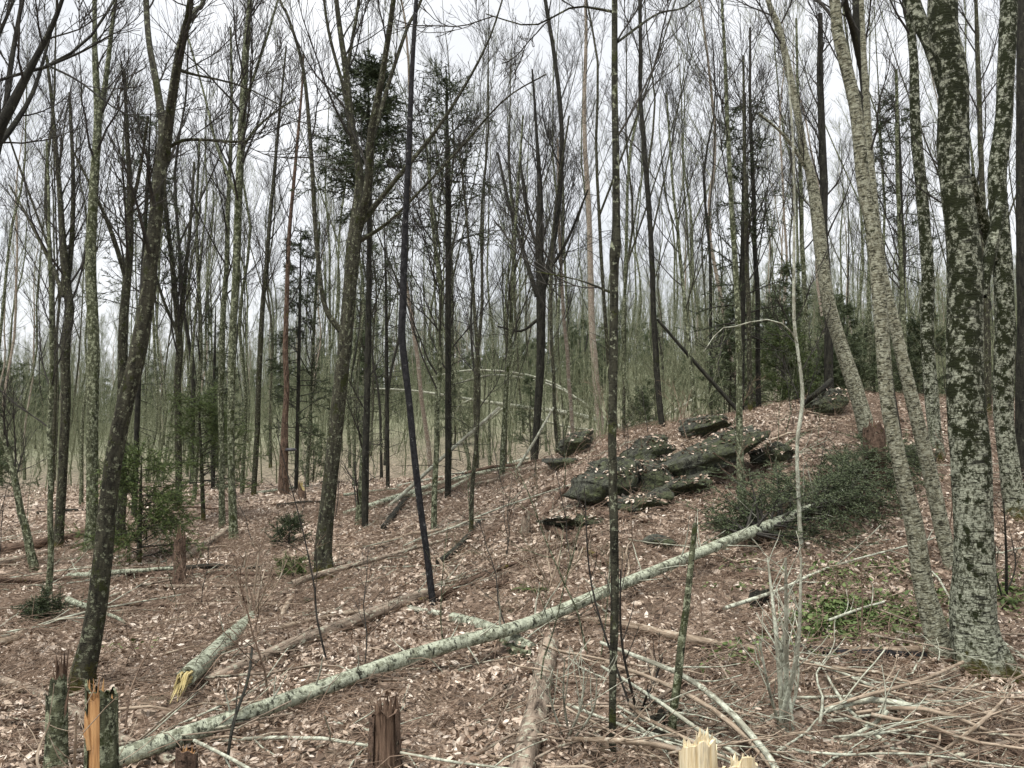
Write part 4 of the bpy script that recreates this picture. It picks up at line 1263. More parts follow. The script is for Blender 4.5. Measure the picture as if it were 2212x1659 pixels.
for lab, mm, pts in [
    ('brown log lying level behind the pale leaning sapling', 'rotlog', [(-30, 1192, 22), (60, 1178, 22), (150, 1160, 20), (250, 1138, 16)]),
    ('dark log end at the picture edge below the level brown log', 'deadlog', [(-30, 1218, 20), (30, 1210, 18), (110, 1192, 14), (200, 1166, 10)]),
    ('bleached stub of a branch at the picture edge in open leaves', 'stick', [(-20, 1390, 18), (30, 1380, 16), (58, 1358, 10)]),
    ('thin dark log behind the leaning maple on the leaf slope', 'rotlog', [(150, 1284, 10), (230, 1262, 14), (300, 1240, 14), (360, 1222, 9)]),
    ('grey log lying behind the brown rotten stump', 'deadlog', [(356, 1236, 14), (400, 1206, 17), (450, 1172, 18), (492, 1144, 16)]),
    ('dark log under the shaded brush near the low bushy fir', 'rotlog', [(330, 1260, 14), (372, 1212, 18), (400, 1168, 16)]),
    ('straight pale pole lying left of the stout maple foot', 'greystick', [(606, 1246, 10), (650, 1216, 11), (700, 1182, 10)]),
    ('small broken piece of wood among leaves near the tan log', 'stick', [(604, 1344, 10), (618, 1310, 12), (632, 1288, 9)]),
    ('long thin tan branch lying between the short thick log and the tan log', 'stick', [(520, 1376, 9), (620, 1352, 10), (720, 1330, 10), (800, 1318, 7)]),
    ('mossy log on the ridge, longest of the stacked parallel ones', 'log', [(742, 1110, 11), (840, 1080, 13), (940, 1048, 13), (1040, 1022, 11), (1120, 1008, 8)]),
    ('pale log on the ridge, lowest of the stacked parallel ones', 'log', [(800, 1098, 13), (880, 1074, 14), (960, 1062, 13), (1010, 1036, 10)]),
    ('thin grey pole on the ridge above the pale log', 'greystick', [(860, 1050, 7), (960, 1030, 8), (1080, 1006, 8), (1140, 990, 6)]),
    ('brown branch curving over the ridge towards the outcrop', 'deadlog', [(1000, 1052, 10), (1060, 1040, 11), (1130, 1016, 10), (1200, 1006, 7)]),
    ('dark leaning stick wedged beside the ridge logs', 'dark', [(828, 1140, 13), (860, 1100, 14), (884, 1070, 12)]),
    ('curved mossy branch near the wavy sapling foot', 'dark', [(945, 1215, 12), (980, 1190, 14), (1010, 1160, 12), (1036, 1128, 10)]),
    ('straight brown stick rising to the outcrop from the wavy sapling', 'rotlog', [(1036, 1178, 9), (1090, 1132, 11), (1150, 1080, 10), (1190, 1052, 8)]),
    ('bent dark branch above the pale fir on the leaf slope', 'rotlog', [(1180, 1110, 12), (1200, 1080, 13), (1222, 1052, 12)]),
    ('reddish dead branch lying above the middle of the fallen fir', 'rotlog', [(1140, 1108, 11), (1190, 1140, 16), (1250, 1178, 18), (1310, 1218, 16), (1360, 1262, 10)]),
    ('dark stub log on the slope under the outcrop', 'rotlog', [(1290, 1110, 16), (1350, 1118, 18), (1410, 1130, 12)]),
    ('old brown log half buried behind the herb patch', 'rotlog', [(1560, 1240, 13), (1640, 1246, 16), (1700, 1262, 10)]),
    ('log propped on the small angular rock at the crest', 'dark', [(1736, 872, 12, .1), (1764, 850, 13, .25), (1796, 822, 12, .35)]),
    ('grey log lying in the brush behind the lichened fallen top', 'lichen', [(1640, 1000, 10), (1700, 960, 10), (1750, 930, 8)]),
    ('thick bark-covered log beside the foot of the huge mossy birch', 'deadlog', [(1940, 1512, 16), (2000, 1488, 22), (2060, 1452, 22), (2100, 1432, 14)]),
    ('short log end with dark hollow near the yellow birch foot', 'stick', [(1946, 1458, 14), (1970, 1446, 18), (2008, 1430, 16)]),
    ('shaded brown log under the stick heap in the corner', 'rotlog', [(1880, 1560, 20), (2000, 1588, 26), (2120, 1612, 28), (2230, 1640, 26)]),
    ('dark thick log hidden under bent sticks beside the yellow splintered stump', 'rotlog', [(1560, 1640, 30), (1630, 1610, 34), (1690, 1650, 30)]),
    ('light branch curving at the edge of the stick heap', 'greystick', [(1780, 1536, 11, .1), (1880, 1512, 13, .12), (1990, 1530, 12, .1), (2100, 1560, 10)]),
    ('bleached branch on the leaves past the huge mossy birch', 'stick', [(2060, 1520, 10), (2140, 1536, 13), (2230, 1552, 13)]),
]:
    log3('fallen_log' if max(p[2] for p in pts) > 12 else 'fallen_branch', lab, 'log' if max(p[2] for p in pts) > 12 else 'branch', M[mm], gline(pts, .95), 9)

lmesh = []
for i in range(5):
    r = np.random.default_rng(1200 + i)
    L = r.uniform(2.2, 4.4)
    t = np.linspace(-.5, .5, 14)
    P = np.stack([t * L, .06 * L * vnoise(np.stack([t * 3 + i, t * 0, t * 0], -1), 61), .03 * vnoise(np.stack([t * 5 + i, t * 0 + 5, t * 0], -1), 62)], -1)
    R_ = np.linspace(.075, .03, 14) * r.uniform(.7, 1.3)
    mb = MB()
    tubes(mb, P, R_, 10, True, True, .10)
    P2, R2 = sprout(P[None], R_[None], 7, .15, .95, .5, .3, .9, .15, 5, .08, .25, .004, .012, r)
    tubes(mb, P2, R2, 5)
    lmesh.append((mb.mesh('fallen_log', M[('rotlog', 'deadlog', 'log', 'dark', 'rotlog')[i]]), ('brown decayed', 'tan weathered', 'pale lichened', 'black wet', 'brown knotty')[i]))
rl = random.Random(33)
for k in range(30):
    y = math.sqrt(rl.uniform(9.5 ** 2, 27 ** 2))
    x = rl.uniform(-.7, .62) * y
    if x / y > .1 and y > 15:
        y = rl.uniform(8.5, 11)
        x = rl.uniform(-.66, .3) * y
    me, cl = lmesh[k % 5]
    o = bpy.data.objects.new('fallen_log', me)
    COL.objects.link(o)
    an = rl.choice([rl.gauss(.45, .3), rl.gauss(.1, .25), rl.gauss(-.5, .4)])
    s_ = rl.uniform(.4, .72)
    dx, dy = math.cos(an) * s_ * 1.4, math.sin(an) * s_ * 1.4
    z0, z1 = float(ground(x - dx, y - dy)), float(ground(x + dx, y + dy))
    o.location = (x, y, (z0 + z1 + float(ground(x, y))) / 3 + .05)
    o.rotation_euler = (rl.uniform(0, 6), -math.atan2(z1 - z0, 2.8 * s_), an)
    o.scale = (s_, s_, s_)
    tag(o, cl + (' log, far back, in line with' if y > 17 else ' log, midway back, in line with' if y > 12 else ' log on near slope, in line with') + sector(x, y)[6:], 'log', 'old logs lying about the wood')

# thin fallen tree hung up behind the outcrop
Yh = hit(1330, 925)[1]
def hung(pts, Y0, Y1):
    n = len(pts)
    return np.array([[*at(u, v, Y0 + (Y1 - Y0) * i / (n - 1)), wd * .5 / F * Y0] for i, (u, v, wd) in enumerate(pts)])
mainq = hung([(1345, 925, 12), (1240, 895, 11), (1130, 880, 10), (1010, 862, 7), (900, 845, 5), (790, 838, 3)], Yh, Yh + 1.5)
c = curve(mainq, 50)
off = c[0, :3].copy()
off[2] = float(ground(off[0], off[1]))
root = thing('fallen_sapling', off, 'thin bleached tree hung up nearly level behind the outcrop with arching branches', 'fallen tree')
mb = MB()
tubes(mb, c[:, :3], c[:, 3], 8)
mb.obj('trunk', M['greystick'], root, off)
mb = MB()
for pts in ([(1330, 920, 8), (1270, 880, 7), (1200, 830, 6), (1110, 805, 6), (1010, 800, 4), (930, 815, 3)], [(1290, 890, 7), (1220, 845, 5), (1150, 820, 5), (1060, 810, 4), (980, 830, 3)],
            [(1330, 930, 7), (1240, 925, 6), (1160, 905, 6), (1080, 885, 4)], [(1100, 872, 6), (1060, 905, 5), (1010, 950, 4)], [(1020, 862, 5), (990, 880, 4), (960, 940, 3)],
            [(1340, 930, 7), (1260, 960, 6), (1190, 1000, 5)], [(1345, 925, 7), (1420, 905, 6), (1520, 850, 5), (1610, 800, 4)], [(1350, 930, 6), (1400, 945, 6), (1480, 930, 5), (1560, 905, 4)]):
    q = hung(pts, Yh, Yh + .8)
    c2 = curve(q, 16)
    tubes(mb, c2[:, :3], c2[:, 3], 5)
    P2, R2 = sprout(c2[None, :, :3], c2[None, :, 3], 9, .2, .98, .6, .4, .7, .1, 5, .1, .6, .003, .006)
    tubes(mb, P2, R2, 3)
P1, R1 = sprout(c[None, :, :3], c[None, :, 3], 26, .25, .98, .9, .5, .8, .1, 6, .1, .6, .003, .009)
tubes(mb, P1, R1, 4)
P2, R2 = sprout(P1, R1, 4, .2, .98, .35, .2, .7, .0, 4, .1, .6, .003, .005)
tubes(mb, P2, R2, 3)
mb.obj('branches', M['greystick'], root, off)['kind'] = 'stuff'
for lab, mm, pts, Y in [
    ('dead pole leaning diagonally up behind the slim black tree', 'greystick', [(775, 1150, 9), (870, 1068, 9), (960, 985, 8), (1080, 880, 7)], 14.6),
    ('bare stick leaning between the broomed tree and the outcrop', 'greystick', [(1105, 1030, 7), (1150, 960, 6), (1196, 880, 5)], 16.5),
    ('slanting dark dead stem on the crest beside the spotted trunk', 'dark', [(1600, 885, 9), (1550, 838, 9), (1490, 770, 8), (1420, 690, 6)], 15.0)]:
    q = hung(pts, Y, Y + .3)
    q[0, 2] = min(q[0, 2], float(ground(q[0, 0], q[0, 1])))
    log3('leaning_pole', lab, 'pole', M[mm], q, 7)

# ------------------------------------------------------------------ stumps and snags
def snag(name, label, cat, u, v_top, v_base, wpx, m_bark, m_wood, base=None, spikes=7, spike=.5, seed=1, jag=.25, lean=0.0, bark_top=.75, Yfix=None, gap=None):
    """broken trunk: bark shell, ragged wood core and splinters"""
    Yb = Yfix or hit(u, v_base)[1]
    p0 = at(u, v_base, Yb)
    p1 = at(u + lean, v_top, Yb)
    H = p1[2] - p0[2]
    R0 = wpx * .5 / F * Yb
    gz = float(ground(p0[0], p0[1]))
    foot = np.array([p0[0], p0[1], gz])
    root = thing(name, foot, label, cat)
    r = np.random.default_rng(seed)
    sh = (p1 - p0)
    ns = 26
    th = np.linspace(0, 2 * math.pi, ns, endpoint=False)
    a0 = r.uniform(3.3, 6.0)
    hb = H * (bark_top + jag * .55 * np.cos(th - a0) + jag * .5 * np.array([fbm(np.array([[math.cos(t) * 2.2 + seed, math.sin(t) * 2.2, seed * .37]]), 3, seed)[0] for t in th]))
    hb = np.clip(hb, H * .3, H)
    lo = min(gz - .12, p0[2])
    def ring(rad, hfun, rows, jit):
        rs = []
        for k in range(rows):
            f = k / (rows - 1)
            z = lo + (p0[2] + hfun - lo) * f
            rr = rad * (1 + .35 * np.exp(-((z - gz) / .10).clip(0, 9))) * (1 + jit * np.array([fbm(np.array([[math.cos(t) * 1.8 + seed, math.sin(t) * 1.8, f * 3]]), 3, 5)[0] for t in th]))
            sx = sh[0] / max(sh[2], .01) * (z - p0[2])
            rs.append(np.stack([p0[0] + sx + rr * np.cos(th), p0[1] + rr * np.sin(th), z], -1))
        return np.array(rs)
    idx = np.arange(10 * ns).reshape(10, ns)
    nx = np.roll(idx, -1, 1)
    Q = np.stack([idx[:-1], nx[:-1], nx[1:], idx[1:]], -1).reshape(-1, 4)
    if gap is not None:                               # a missing strip of bark
        ga, gb = gap
        keep = [(j, (j + 1) % ns) for j in range(ns) if not (ga <= th[j] <= gb)]
        Q = np.array([[idx[k, a_], idx[k, b_], idx[k + 1, b_], idx[k + 1, a_]] for k in range(9) for a_, b_ in keep] +
                     [[idx[k, j], idx[k, (j + 1) % ns], idx[k + 1, (j + 1) % ns], idx[k + 1, j]] for k in range(4) for j in range(ns) if ga <= th[j] <= gb])
    A = ring(R0, hb, 10, .09)
    z_ = A[..., 2]
    K = np.stack([R0 * np.cos(th)[None] + 0 * z_, R0 * np.sin(th)[None] + 0 * z_, z_], -1)
    mb = MB()
    mb.add(A, Q, None, K)
    inn = A[-1].copy()
    cen = np.array([inn[:, 0].mean(), inn[:, 1].mean()])
    inn[:, :2] = cen + (inn[:, :2] - cen) * .84
    mb.add(np.vstack([A[-1], inn]), [(i, (i + 1) % ns, ns + (i + 1) % ns, ns + i) for i in range(ns)], None, np.vstack([K[-1], K[-1]]))
    mb.obj('bark', m_bark, root, foot)
    hw = hb * .88 + H * jag * .5 * np.abs(r.normal(0, .5, ns)) + H * jag * .35 * np.cos(th - a0)
    hw = np.minimum(hw, H * .97)
    C = ring(R0 * .83, hw, 6, .03)
    mb = MB()
    idx = np.arange(6 * ns).reshape(6, ns)
    nx = np.roll(idx, -1, 1)
    K = np.stack([R0 * np.cos(th)[None] + 0 * C[..., 2], R0 * np.sin(th)[None] + 0 * C[..., 2], C[..., 2]], -1)
    mb.add(C, np.stack([idx[:-1], nx[:-1], nx[1:], idx[1:]], -1).reshape(-1, 4), None, K)
    i2 = C[-1].copy()
    c2 = i2.mean(0)
    i2[:, :2] = c2[:2] + (i2[:, :2] - c2[:2]) * .5
    i2[:, 2] = p0[2] + H * .55 + r.uniform(-.5, .5, ns) * jag * H
    mb.add(np.vstack([C[-1], i2, [[c2[0], c2[1], p0[2] + H * .5]]]), [(i, (i + 1) % ns, ns + (i + 1) % ns, ns + i) for i in range(ns)],
           [(ns + i, ns + (i + 1) % ns, 2 * ns) for i in range(ns)], np.vstack([K[-1], K[-1], K[-1][:1]]))
    mb.obj('heartwood', m_wood, root, foot, smooth=False)
    for i in range(int(spikes * 1.8)):                # splinters standing out of the break
        a = a0 + r.normal(0, .8)
        rad = R0 * r.uniform(.2, .8)
        z0 = p0[2] + H * (.35)
        z1 = p0[2] + H * (1 - spike * r.uniform(0, 1) ** 1.3 * .6) if i else p0[2] + H
        sx = sh[0] / max(sh[2], .01)
        bx, by = p0[0] + rad * math.cos(a), p0[1] + rad * math.sin(a)
        ti, tb = r.normal(0, .02), R0 * r.uniform(.07, .25)
        P = np.array([[bx + sx * (z - p0[2]) + ti * f, by + ti * f * .5, z] for f, z in ((0, z0), (.5, (z0 + z1) / 2), (.8, z0 + (z1 - z0) * .8), (1, z1))])
        mb = MB()
        tubes(mb, P[None], np.array([[tb, tb * .95, tb * .6, tb * .08]]), 5, False, True)
        mb.obj('splinter', m_wood, root, foot, smooth=False)
    return root

snag('broken_stump', 'tall broken stump with a bright orange split face and grey-green bark', 'stump', 220, 1462, 1690, 62, M['lichen'], M['orangewood'], seed=3, spikes=9, spike=.9, jag=.14, bark_top=.88, Yfix=4.25, gap=(4.0, 4.9))
snag('broken_stump', 'grey broken stump topped with long dark-tan splinters beside the leaning maple', 'stump', 122, 1402, 1655, 40, M['lichen'], M['palewood'], seed=4, spikes=9, spike=.7, jag=.3, bark_top=.62, Yfix=4.7)
snag('rotten_stump', 'reddish brown rotten stump with grooved broken top at the bottom of the picture', 'stump', 832, 1496, 1680, 64, M['rotlog'], M['palewood'], seed=5, spikes=10, spike=.35, jag=.16, bark_top=.72, Yfix=4.5, gap=(3.9, 5.4))
snag('broken_stump', 'bright yellow freshly splintered stump at the bottom of the picture', 'stump', 1508, 1566, 1720, 78, M['freshwood'], M['freshwood'], seed=6, spikes=16, spike=.8, jag=.30, bark_top=.72, Yfix=3.9)
snag('broken_stump', 'low yellow splintered stub close beside the tall fresh splintered stump', 'stump', 1598, 1622, 1740, 70, M['freshwood'], M['freshwood'], seed=7, spikes=10, spike=.7, jag=.3, bark_top=.74, Yfix=3.8)
snag('cut_stump', 'small stump with pale orange top beside the low end of the fallen fir', 'stump', 404, 1606, 1690, 44, M['rotlog'], M['orangewood'], seed=8, spikes=4, spike=.3, jag=.12, bark_top=.85, Yfix=4.25)
snag('rotten_stump', 'narrow brown rotten stump standing before the shaded log', 'stump', 388, 1132, 1270, 24, M['rotlog'], M['palewood'], seed=9, spikes=5, spike=.4, jag=.25, bark_top=.7)
snag('rotten_stump', 'pale decayed stub on the slope between the wavy sapling and the outcrop', 'stump', 1136, 1092, 1158, 18, M['deadlog'], M['palewood'], seed=10, spikes=4, spike=.4, jag=.2, bark_top=.7)
snag('rotten_stump', 'small broken yellowish stump near the dead snag tree', 'stump', 652, 1036, 1078, 16, M['rotlog'], M['yellowwood'], seed=11, spikes=4, spike=.5, jag=.3, bark_top=.6)
snag('rotten_stump', 'old red-brown trunk stump under the leaning pale birch', 'stump', 1888, 905, 1052, 46, M['rotlog'], M['palewood'], seed=12, spikes=5, spike=.3, jag=.15, bark_top=.85)
snag('rotten_stump', 'dark mossy stump sunk in leaves behind the sprouting shrub', 'stump', 1640, 1268, 1302, 34, M['dark'], M['palewood'], seed=13, spikes=3, spike=.3, jag=.2, bark_top=.8)
snag('rotten_stump', 'red-brown decayed stump at the picture edge past the twin-coloured birch', 'stump', 2200, 1030, 1080, 44, M['rotlog'], M['palewood'], seed=14, spikes=4, spike=.4, jag=.25, bark_top=.7)
snag('broken_stump', 'dark broken stub behind the heap of bent sticks', 'stump', 1420, 1520, 1600, 30, M['dark'], M['palewood'], seed=15, spikes=4, spike=.4, jag=.25, bark_top=.7)

# ------------------------------------------------------------------ shrubs: many-stemmed sprouts
def shrub(label, u, v, stems, seed, m, tw=4, name='shrub', cat='shrub', Yfix=None):
    Y0 = Yfix or hit(u, v)[1]
    p = at(u, v, Y0)
    p[2] = float(ground(p[0], p[1]))
    root = thing(name, p, label, cat)
    for (uu, vv, wd, bend) in stems:
        q0 = p + np.array([random.uniform(-.05, .05), random.uniform(-.05, .05), -.03])
        q1 = at(uu, vv, Y0 + random.uniform(-.4, .4))
        mid = (q0 + q1) / 2 + np.array([bend * .1, random.uniform(-.1, .1), abs(bend) * .05])
        r0 = wd * .5 / F * Y0
        c = curve(np.vstack([[*q0, r0], [*mid, r0 * .8], [*q1, max(.0025, r0 * .35)]]), 16)
        mb = MB()
        tubes(mb, c[:, :3], c[:, 3], 6, rough=.08)
        P2, R2 = sprout(c[None, :, :3], c[None, :, 3], tw, .35, .97, .35, .2, .6, .2, 5, .1, .5, .0022, .005)
        tubes(mb, P2, R2, 4)
        mb.obj('stem', m, root, p)
    return root
shrub('tall pale many-stemmed sprout rising from the stick heap', 1695, 1625, [(1658, 1205, 12, -.15), (1697, 1205, 12, .05), (1731, 1205, 11, .2), (1640, 1380, 8, -.3), (1725, 1400, 7, .3), (1675, 1350, 8, 0), (1700, 1290, 7, .1)], 1, M['greystick'], 7, Yfix=5.0)
shrub('reddish twiggy shrub beside the tan log on the slope', 540, 1340, [(560, 1180, 6, .3), (590, 1220, 5, .5), (530, 1190, 5, -.3), (620, 1210, 4, .6), (505, 1230, 4, -.5), (572, 1230, 5, .2)], 2, M['stick'], 6)
shrub('fine tangled shrub with reddish twigs under the outcrop', 1195, 1270, [(1150, 1180, 5, -.5), (1215, 1160, 5, .2), (1260, 1180, 5, .6), (1180, 1150, 4, -.2), (1240, 1200, 4, .5), (1130, 1210, 4, -.7)], 3, M['stick'], 7)
shrub('dark bare young shrub stems crossing before the very straight black trunk', 1385, 1640, [(1340, 1230, 7, -.5), (1400, 1480, 6, .3), (1262, 1050, 5, -1.0), (1432, 1420, 5, .5)], 4, M['twig'], 5, Yfix=5.2)
shrub('thin upright dark twig shrub on leaves past the huge mossy birch', 2172, 1300, [(2168, 1080, 6, 0), (2185, 1160, 4, .4), (2150, 1170, 4, -.4)], 5, M['dark'], 6)
shrub('pale forked dead twigs standing before the grey broken stump', 160, 1690, [(165, 1540, 8, .1), (190, 1560, 6, .6), (108, 1560, 8, -.8), (232, 1600, 5, .9)], 6, M['stick'], 4, Yfix=4.3)
shrub('leggy sprout with thin stems in the stick heap beside the rotten mossy log', 1235, 1640, [(1220, 1420, 6, -.2), (1262, 1440, 6, .3), (1290, 1460, 5, .5), (1195, 1440, 5, -.5)], 7, M['greystick'], 6, Yfix=4.8)

# ------------------------------------------------------------------ sticks
def stick(label, pts, m, up=0.0, name='fallen_branch', cat='branch', side=5):
    q = gline(pts, .8, up)
    L = np.sum(np.linalg.norm(np.diff(q[:, :3], axis=0), axis=1))
    c = curve(q, max(6, int(L * 7)))
    off = c[len(c) // 2, :3].copy()
    mb = MB()
    tubes(mb, c[:, :3], c[:, 3], 7, True, True, .08)
    if side:
        P2, R2 = sprout(c[None, :, :3], c[None, :, 3], side, .2, .95, .5, .25, .6, -.05, 5, .1, .55, .0025, .006)
        tubes(mb, P2, R2, 4)
    return tag(mb.obj(name, m, None, off), label, cat)
for lab, mm, pts in [
    ('long bent sapling sweeping down past the sprout stems to the bottom, palest of the heap', 'greystick', [(1298, 1388, 7, .35), (1380, 1420, 9, .38), (1480, 1462, 11, .35), (1570, 1530, 13, .25), (1650, 1620, 15, .1), (1680, 1668, 16, .05)]),
    ('brown bent sapling running just under the palest one of the heap', 'stick', [(1310, 1430, 7, .25), (1420, 1470, 9, .28), (1520, 1520, 11, .22), (1610, 1590, 13, .12), (1670, 1660, 14, .05)]),
    ('straight grey-green stick crossing below the bent saplings', 'greystick', [(1300, 1440, 6, .2), (1400, 1500, 8, .22), (1500, 1570, 10, .2), (1590, 1630, 11, .1), (1660, 1690, 11, 0)]),
    ('pale rod lying level at the bottom from mossy log to splintered stump', 'stick', [(1236, 1596, 8, .15), (1330, 1600, 12, .18), (1420, 1608, 13, .15), (1540, 1640, 12, .08)]),
    ('long stick rising toward the sprout stems from the black pole', 'stick', [(1570, 1288, 6), (1620, 1330, 7), (1668, 1380, 8), (1720, 1400, 5)]),
    ('bowed stick in the heap reaching the huge mossy birch', 'stick', [(1780, 1530, 7, .1), (1880, 1500, 8, .2), (1990, 1470, 8, .2), (2080, 1430, 7, .1)]),
    ('grey-green rod crossing the heap diagonally before the black pole', 'greystick', [(1720, 1420, 6, .1), (1800, 1446, 7, .12), (1900, 1490, 7, .1), (1980, 1530, 5, .05)]),
    ('short stout stick propped up at the edge of the dark hollow', 'greystick', [(1820, 1600, 9, .05), (1880, 1570, 9, .15), (1918, 1536, 8, .25)]),
    ('thin white stick over the dark hollow in the heap', 'greystick', [(1800, 1592, 5, .15), (1900, 1584, 6, .2), (1980, 1570, 5, .2)]),
    ('long arched stick bounding the heap toward the corner', 'stick', [(1850, 1540, 7, .15), (1960, 1528, 9, .25), (2060, 1548, 9, .2), (2160, 1590, 8, .1), (2230, 1606, 8, .05)]),
    ('forked stick at the corner below the huge mossy birch', 'stick', [(2040, 1620, 7, .1), (2120, 1560, 8, .2), (2180, 1500, 6, .1)]),
    ('pale stick on leaves in front of the reddish rotten stump', 'stick', [(876, 1530, 5), (960, 1590, 6), (1020, 1630, 6), (1060, 1650, 5)]),
    ('thin curved stick between the rotten stump and mossy log', 'stick', [(1030, 1500, 5), (1070, 1520, 6), (1108, 1548, 5)]),
    ('small straight stick in open leaves near the rotten mossy log', 'stick', [(1000, 1560, 4), (1060, 1568, 5), (1108, 1590, 4)]),
    ('pale twig across the lower part of the fallen fir', 'greystick', [(420, 1600, 8, .25), (520, 1650, 7, .2), (600, 1700, 6, .1)]),
    ('thin twig lying over the fallen fir near its middle', 'greystick', [(720, 1560, 5, .05), (790, 1575, 6, .05), (880, 1640, 5)]),
    ('dark thin branch rising past the torn end of the short thick log', 'dark', [(490, 1650, 7, .05), (505, 1560, 7, .25), (535, 1470, 6, .3), (545, 1400, 5, .3)]),
    ('long weathered stick in open leaves behind the leaning maple', 'stick', [(300, 1360, 6), (400, 1330, 8), (480, 1300, 6)]),
    ('slender stick pointing up the slope toward the stout maple', 'stick', [(260, 1430, 5), (360, 1398, 6), (500, 1352, 6), (620, 1290, 5)]),
    ('thin rod between the low fir seedling and leaning maple', 'greystick', [(150, 1320, 6), (200, 1302, 7), (262, 1280, 6)]),
    ('thin bleached stick above the tan log toward the stout maple', 'stick', [(540, 1250, 5), (590, 1300, 6), (640, 1350, 5)]),
    ('light twig under the fir brush on the leaf slope', 'greystick', [(1590, 1222, 6), (1660, 1232, 6), (1720, 1240, 5)]),
    ('small pale branch in the herb patch', 'greystick', [(1790, 1340, 6, .08), (1850, 1318, 6, .1), (1910, 1300, 5, .1)]),
    ('white peeled stick leaning at the foot of the slim black tree', 'stick', [(946, 1206, 6, .15), (962, 1230, 7, .08), (976, 1256, 6)]),
    ('brown stick pointing at the tan log from the shaded hollow', 'deadlog', [(500, 1560, 9), (600, 1508, 11), (680, 1470, 9)]),
    ('stick half buried in leaves before the reddish rotten stump', 'deadlog', [(640, 1640, 7), (720, 1600, 9), (790, 1580, 7)]),
]:
    stick(lab, pts, M[mm])

# the many small sticks strewn over the leaves
smesh = []
for i in range(10):
    r = np.random.default_rng(500 + i)
    L = r.uniform(.6, 1.7)
    n = 9
    t = np.linspace(-.5, .5, n)
    P = np.stack([t * L, 0.045 * L * vnoise(np.stack([t * 3 + i, t * 0, t * 0], -1), 41), .012 + .03 * np.abs(vnoise(np.stack([t * 4 + i, t * 0 + 3, t * 0], -1), 42))], -1)
    R = np.linspace(.008, .003, n) * r.uniform(.7, 1.5)
    mb = MB()
    tubes(mb, P, R, 6, True, True, .08)
    if i % 3:
        P2, R2 = sprout(P[None], R[None], 4, .25, .95, .4, .2, .6, .05, 5, .08, .6, .0025, .006, r)
        tubes(mb, P2, R2, 4)
    smesh.append((mb.mesh('fallen_stick', M[('stick', 'greystick', 'deadlog')[i % 3]]), ('tan', 'grey', 'brown')[i % 3]))
LAND = [(120, 1600, 'by the grey broken stump'), (230, 1640, 'by the orange-faced stump'), (180, 1480, 'at the leaning maple foot'), (80, 1330, 'by the dark fir seedling'), (388, 1260, 'by the narrow rotten stump'), (480, 1420, 'by the short thick log'),
        (330, 1400, 'on open leaves before the short thick log'), (400, 1610, 'by the small orange-topped stump'), (630, 1270, 'by the tiny fir seedling'), (700, 1250, 'at the stout maple foot'), (660, 1400, 'along the tan log'), (560, 1560, 'under the low end of the fallen fir'),
        (830, 1580, 'around the reddish rotten stump'), (935, 1310, 'at the slim black tree'), (830, 1180, 'on the slope above the stout maple'), (1010, 1180, 'by the wavy sapling foot'), (1000, 1500, 'on open leaves below the middle of the fallen fir'), (1150, 1280, 'by the yellowish fern'),
        (1150, 1560, 'along the rotten mossy log'), (1100, 1390, 'at the crossing logs'), (1136, 1150, 'by the pale decayed stub'), (1325, 1580, 'at the very straight black trunk'), (1330, 1160, 'below the outcrop'), (1440, 1600, 'at the snapped leaning sapling'), (1430, 1400, 'along the bleached pole'),
        (1510, 1640, 'around the tall yellow splinters'), (1606, 1110, 'at the lichen-spotted trunk'), (1690, 1590, 'around the tall sprout'), (1640, 1290, 'by the dark sunken stump'), (1850, 1350, 'in the herb patch'), (1850, 1410, 'along the black-barked pole'), (1850, 1560, 'over the dark hollow'),
        (2030, 1420, 'at the yellow birch foot'), (2000, 1560, 'in the stick heap below the birches'), (2150, 1460, 'at the huge mossy birch'), (2150, 1620, 'in the corner of the stick heap'), (2180, 1280, 'by the little fern'), (1800, 1200, 'under the fir brush'), (560, 1180, 'up the slope near the grey pair of stems'), (60, 1180, 'by the level brown log')]
LP = np.array([hit(a, b) for a, b, c in LAND])
def near(x, y):
    return LAND[int(np.argmin((LP[:, 0] - x) ** 2 + (LP[:, 1] - y) ** 2))][2]
def put_stick(x, y, ang, lift, s):
    me, colr = smesh[rt.randrange(10)]
    o = bpy.data.objects.new('fallen_stick', me)
    COL.objects.link(o)
    dx, dy = math.cos(ang), math.sin(ang)
    z0, z1 = float(ground(x - dx * .5 * s, y - dy * .5 * s)), float(ground(x + dx * .5 * s, y + dy * .5 * s))
    zc = max((z0 + z1) / 2, float(ground(x, y)))
    o.location = (x, y, zc + lift)
    o.rotation_mode = 'XYZ'
    o.rotation_euler = (rt.uniform(0, .4), -math.atan2(z1 - z0, s), ang)
    o.scale = (s, s, s)
    tag(o, 'thin ' + colr + ' stick lying loose ' + near(x, y), 'stick', 'loose sticks on the fallen leaves')
for k in range(195):
    y = math.sqrt(rt.uniform(4.3 ** 2, 14 ** 2))
    x = rt.uniform(-.7, .7) * y
    put_stick(x, y, rt.gauss(.5, .7), .015, rt.choice([rt.uniform(.6, 1.3), rt.uniform(1.0, 2.2)]))
for k in range(102):                                   # heap of sticks
    u, v = rt.uniform(1180, 2240), rt.uniform(1430, 1690)
    p = hit(u, v)
    o = put_stick(p[0], p[1], rt.choice([rt.gauss(-.7, .35), rt.gauss(.5, .4)]), rt.uniform(.0, .16), rt.uniform(.6, 1.15))

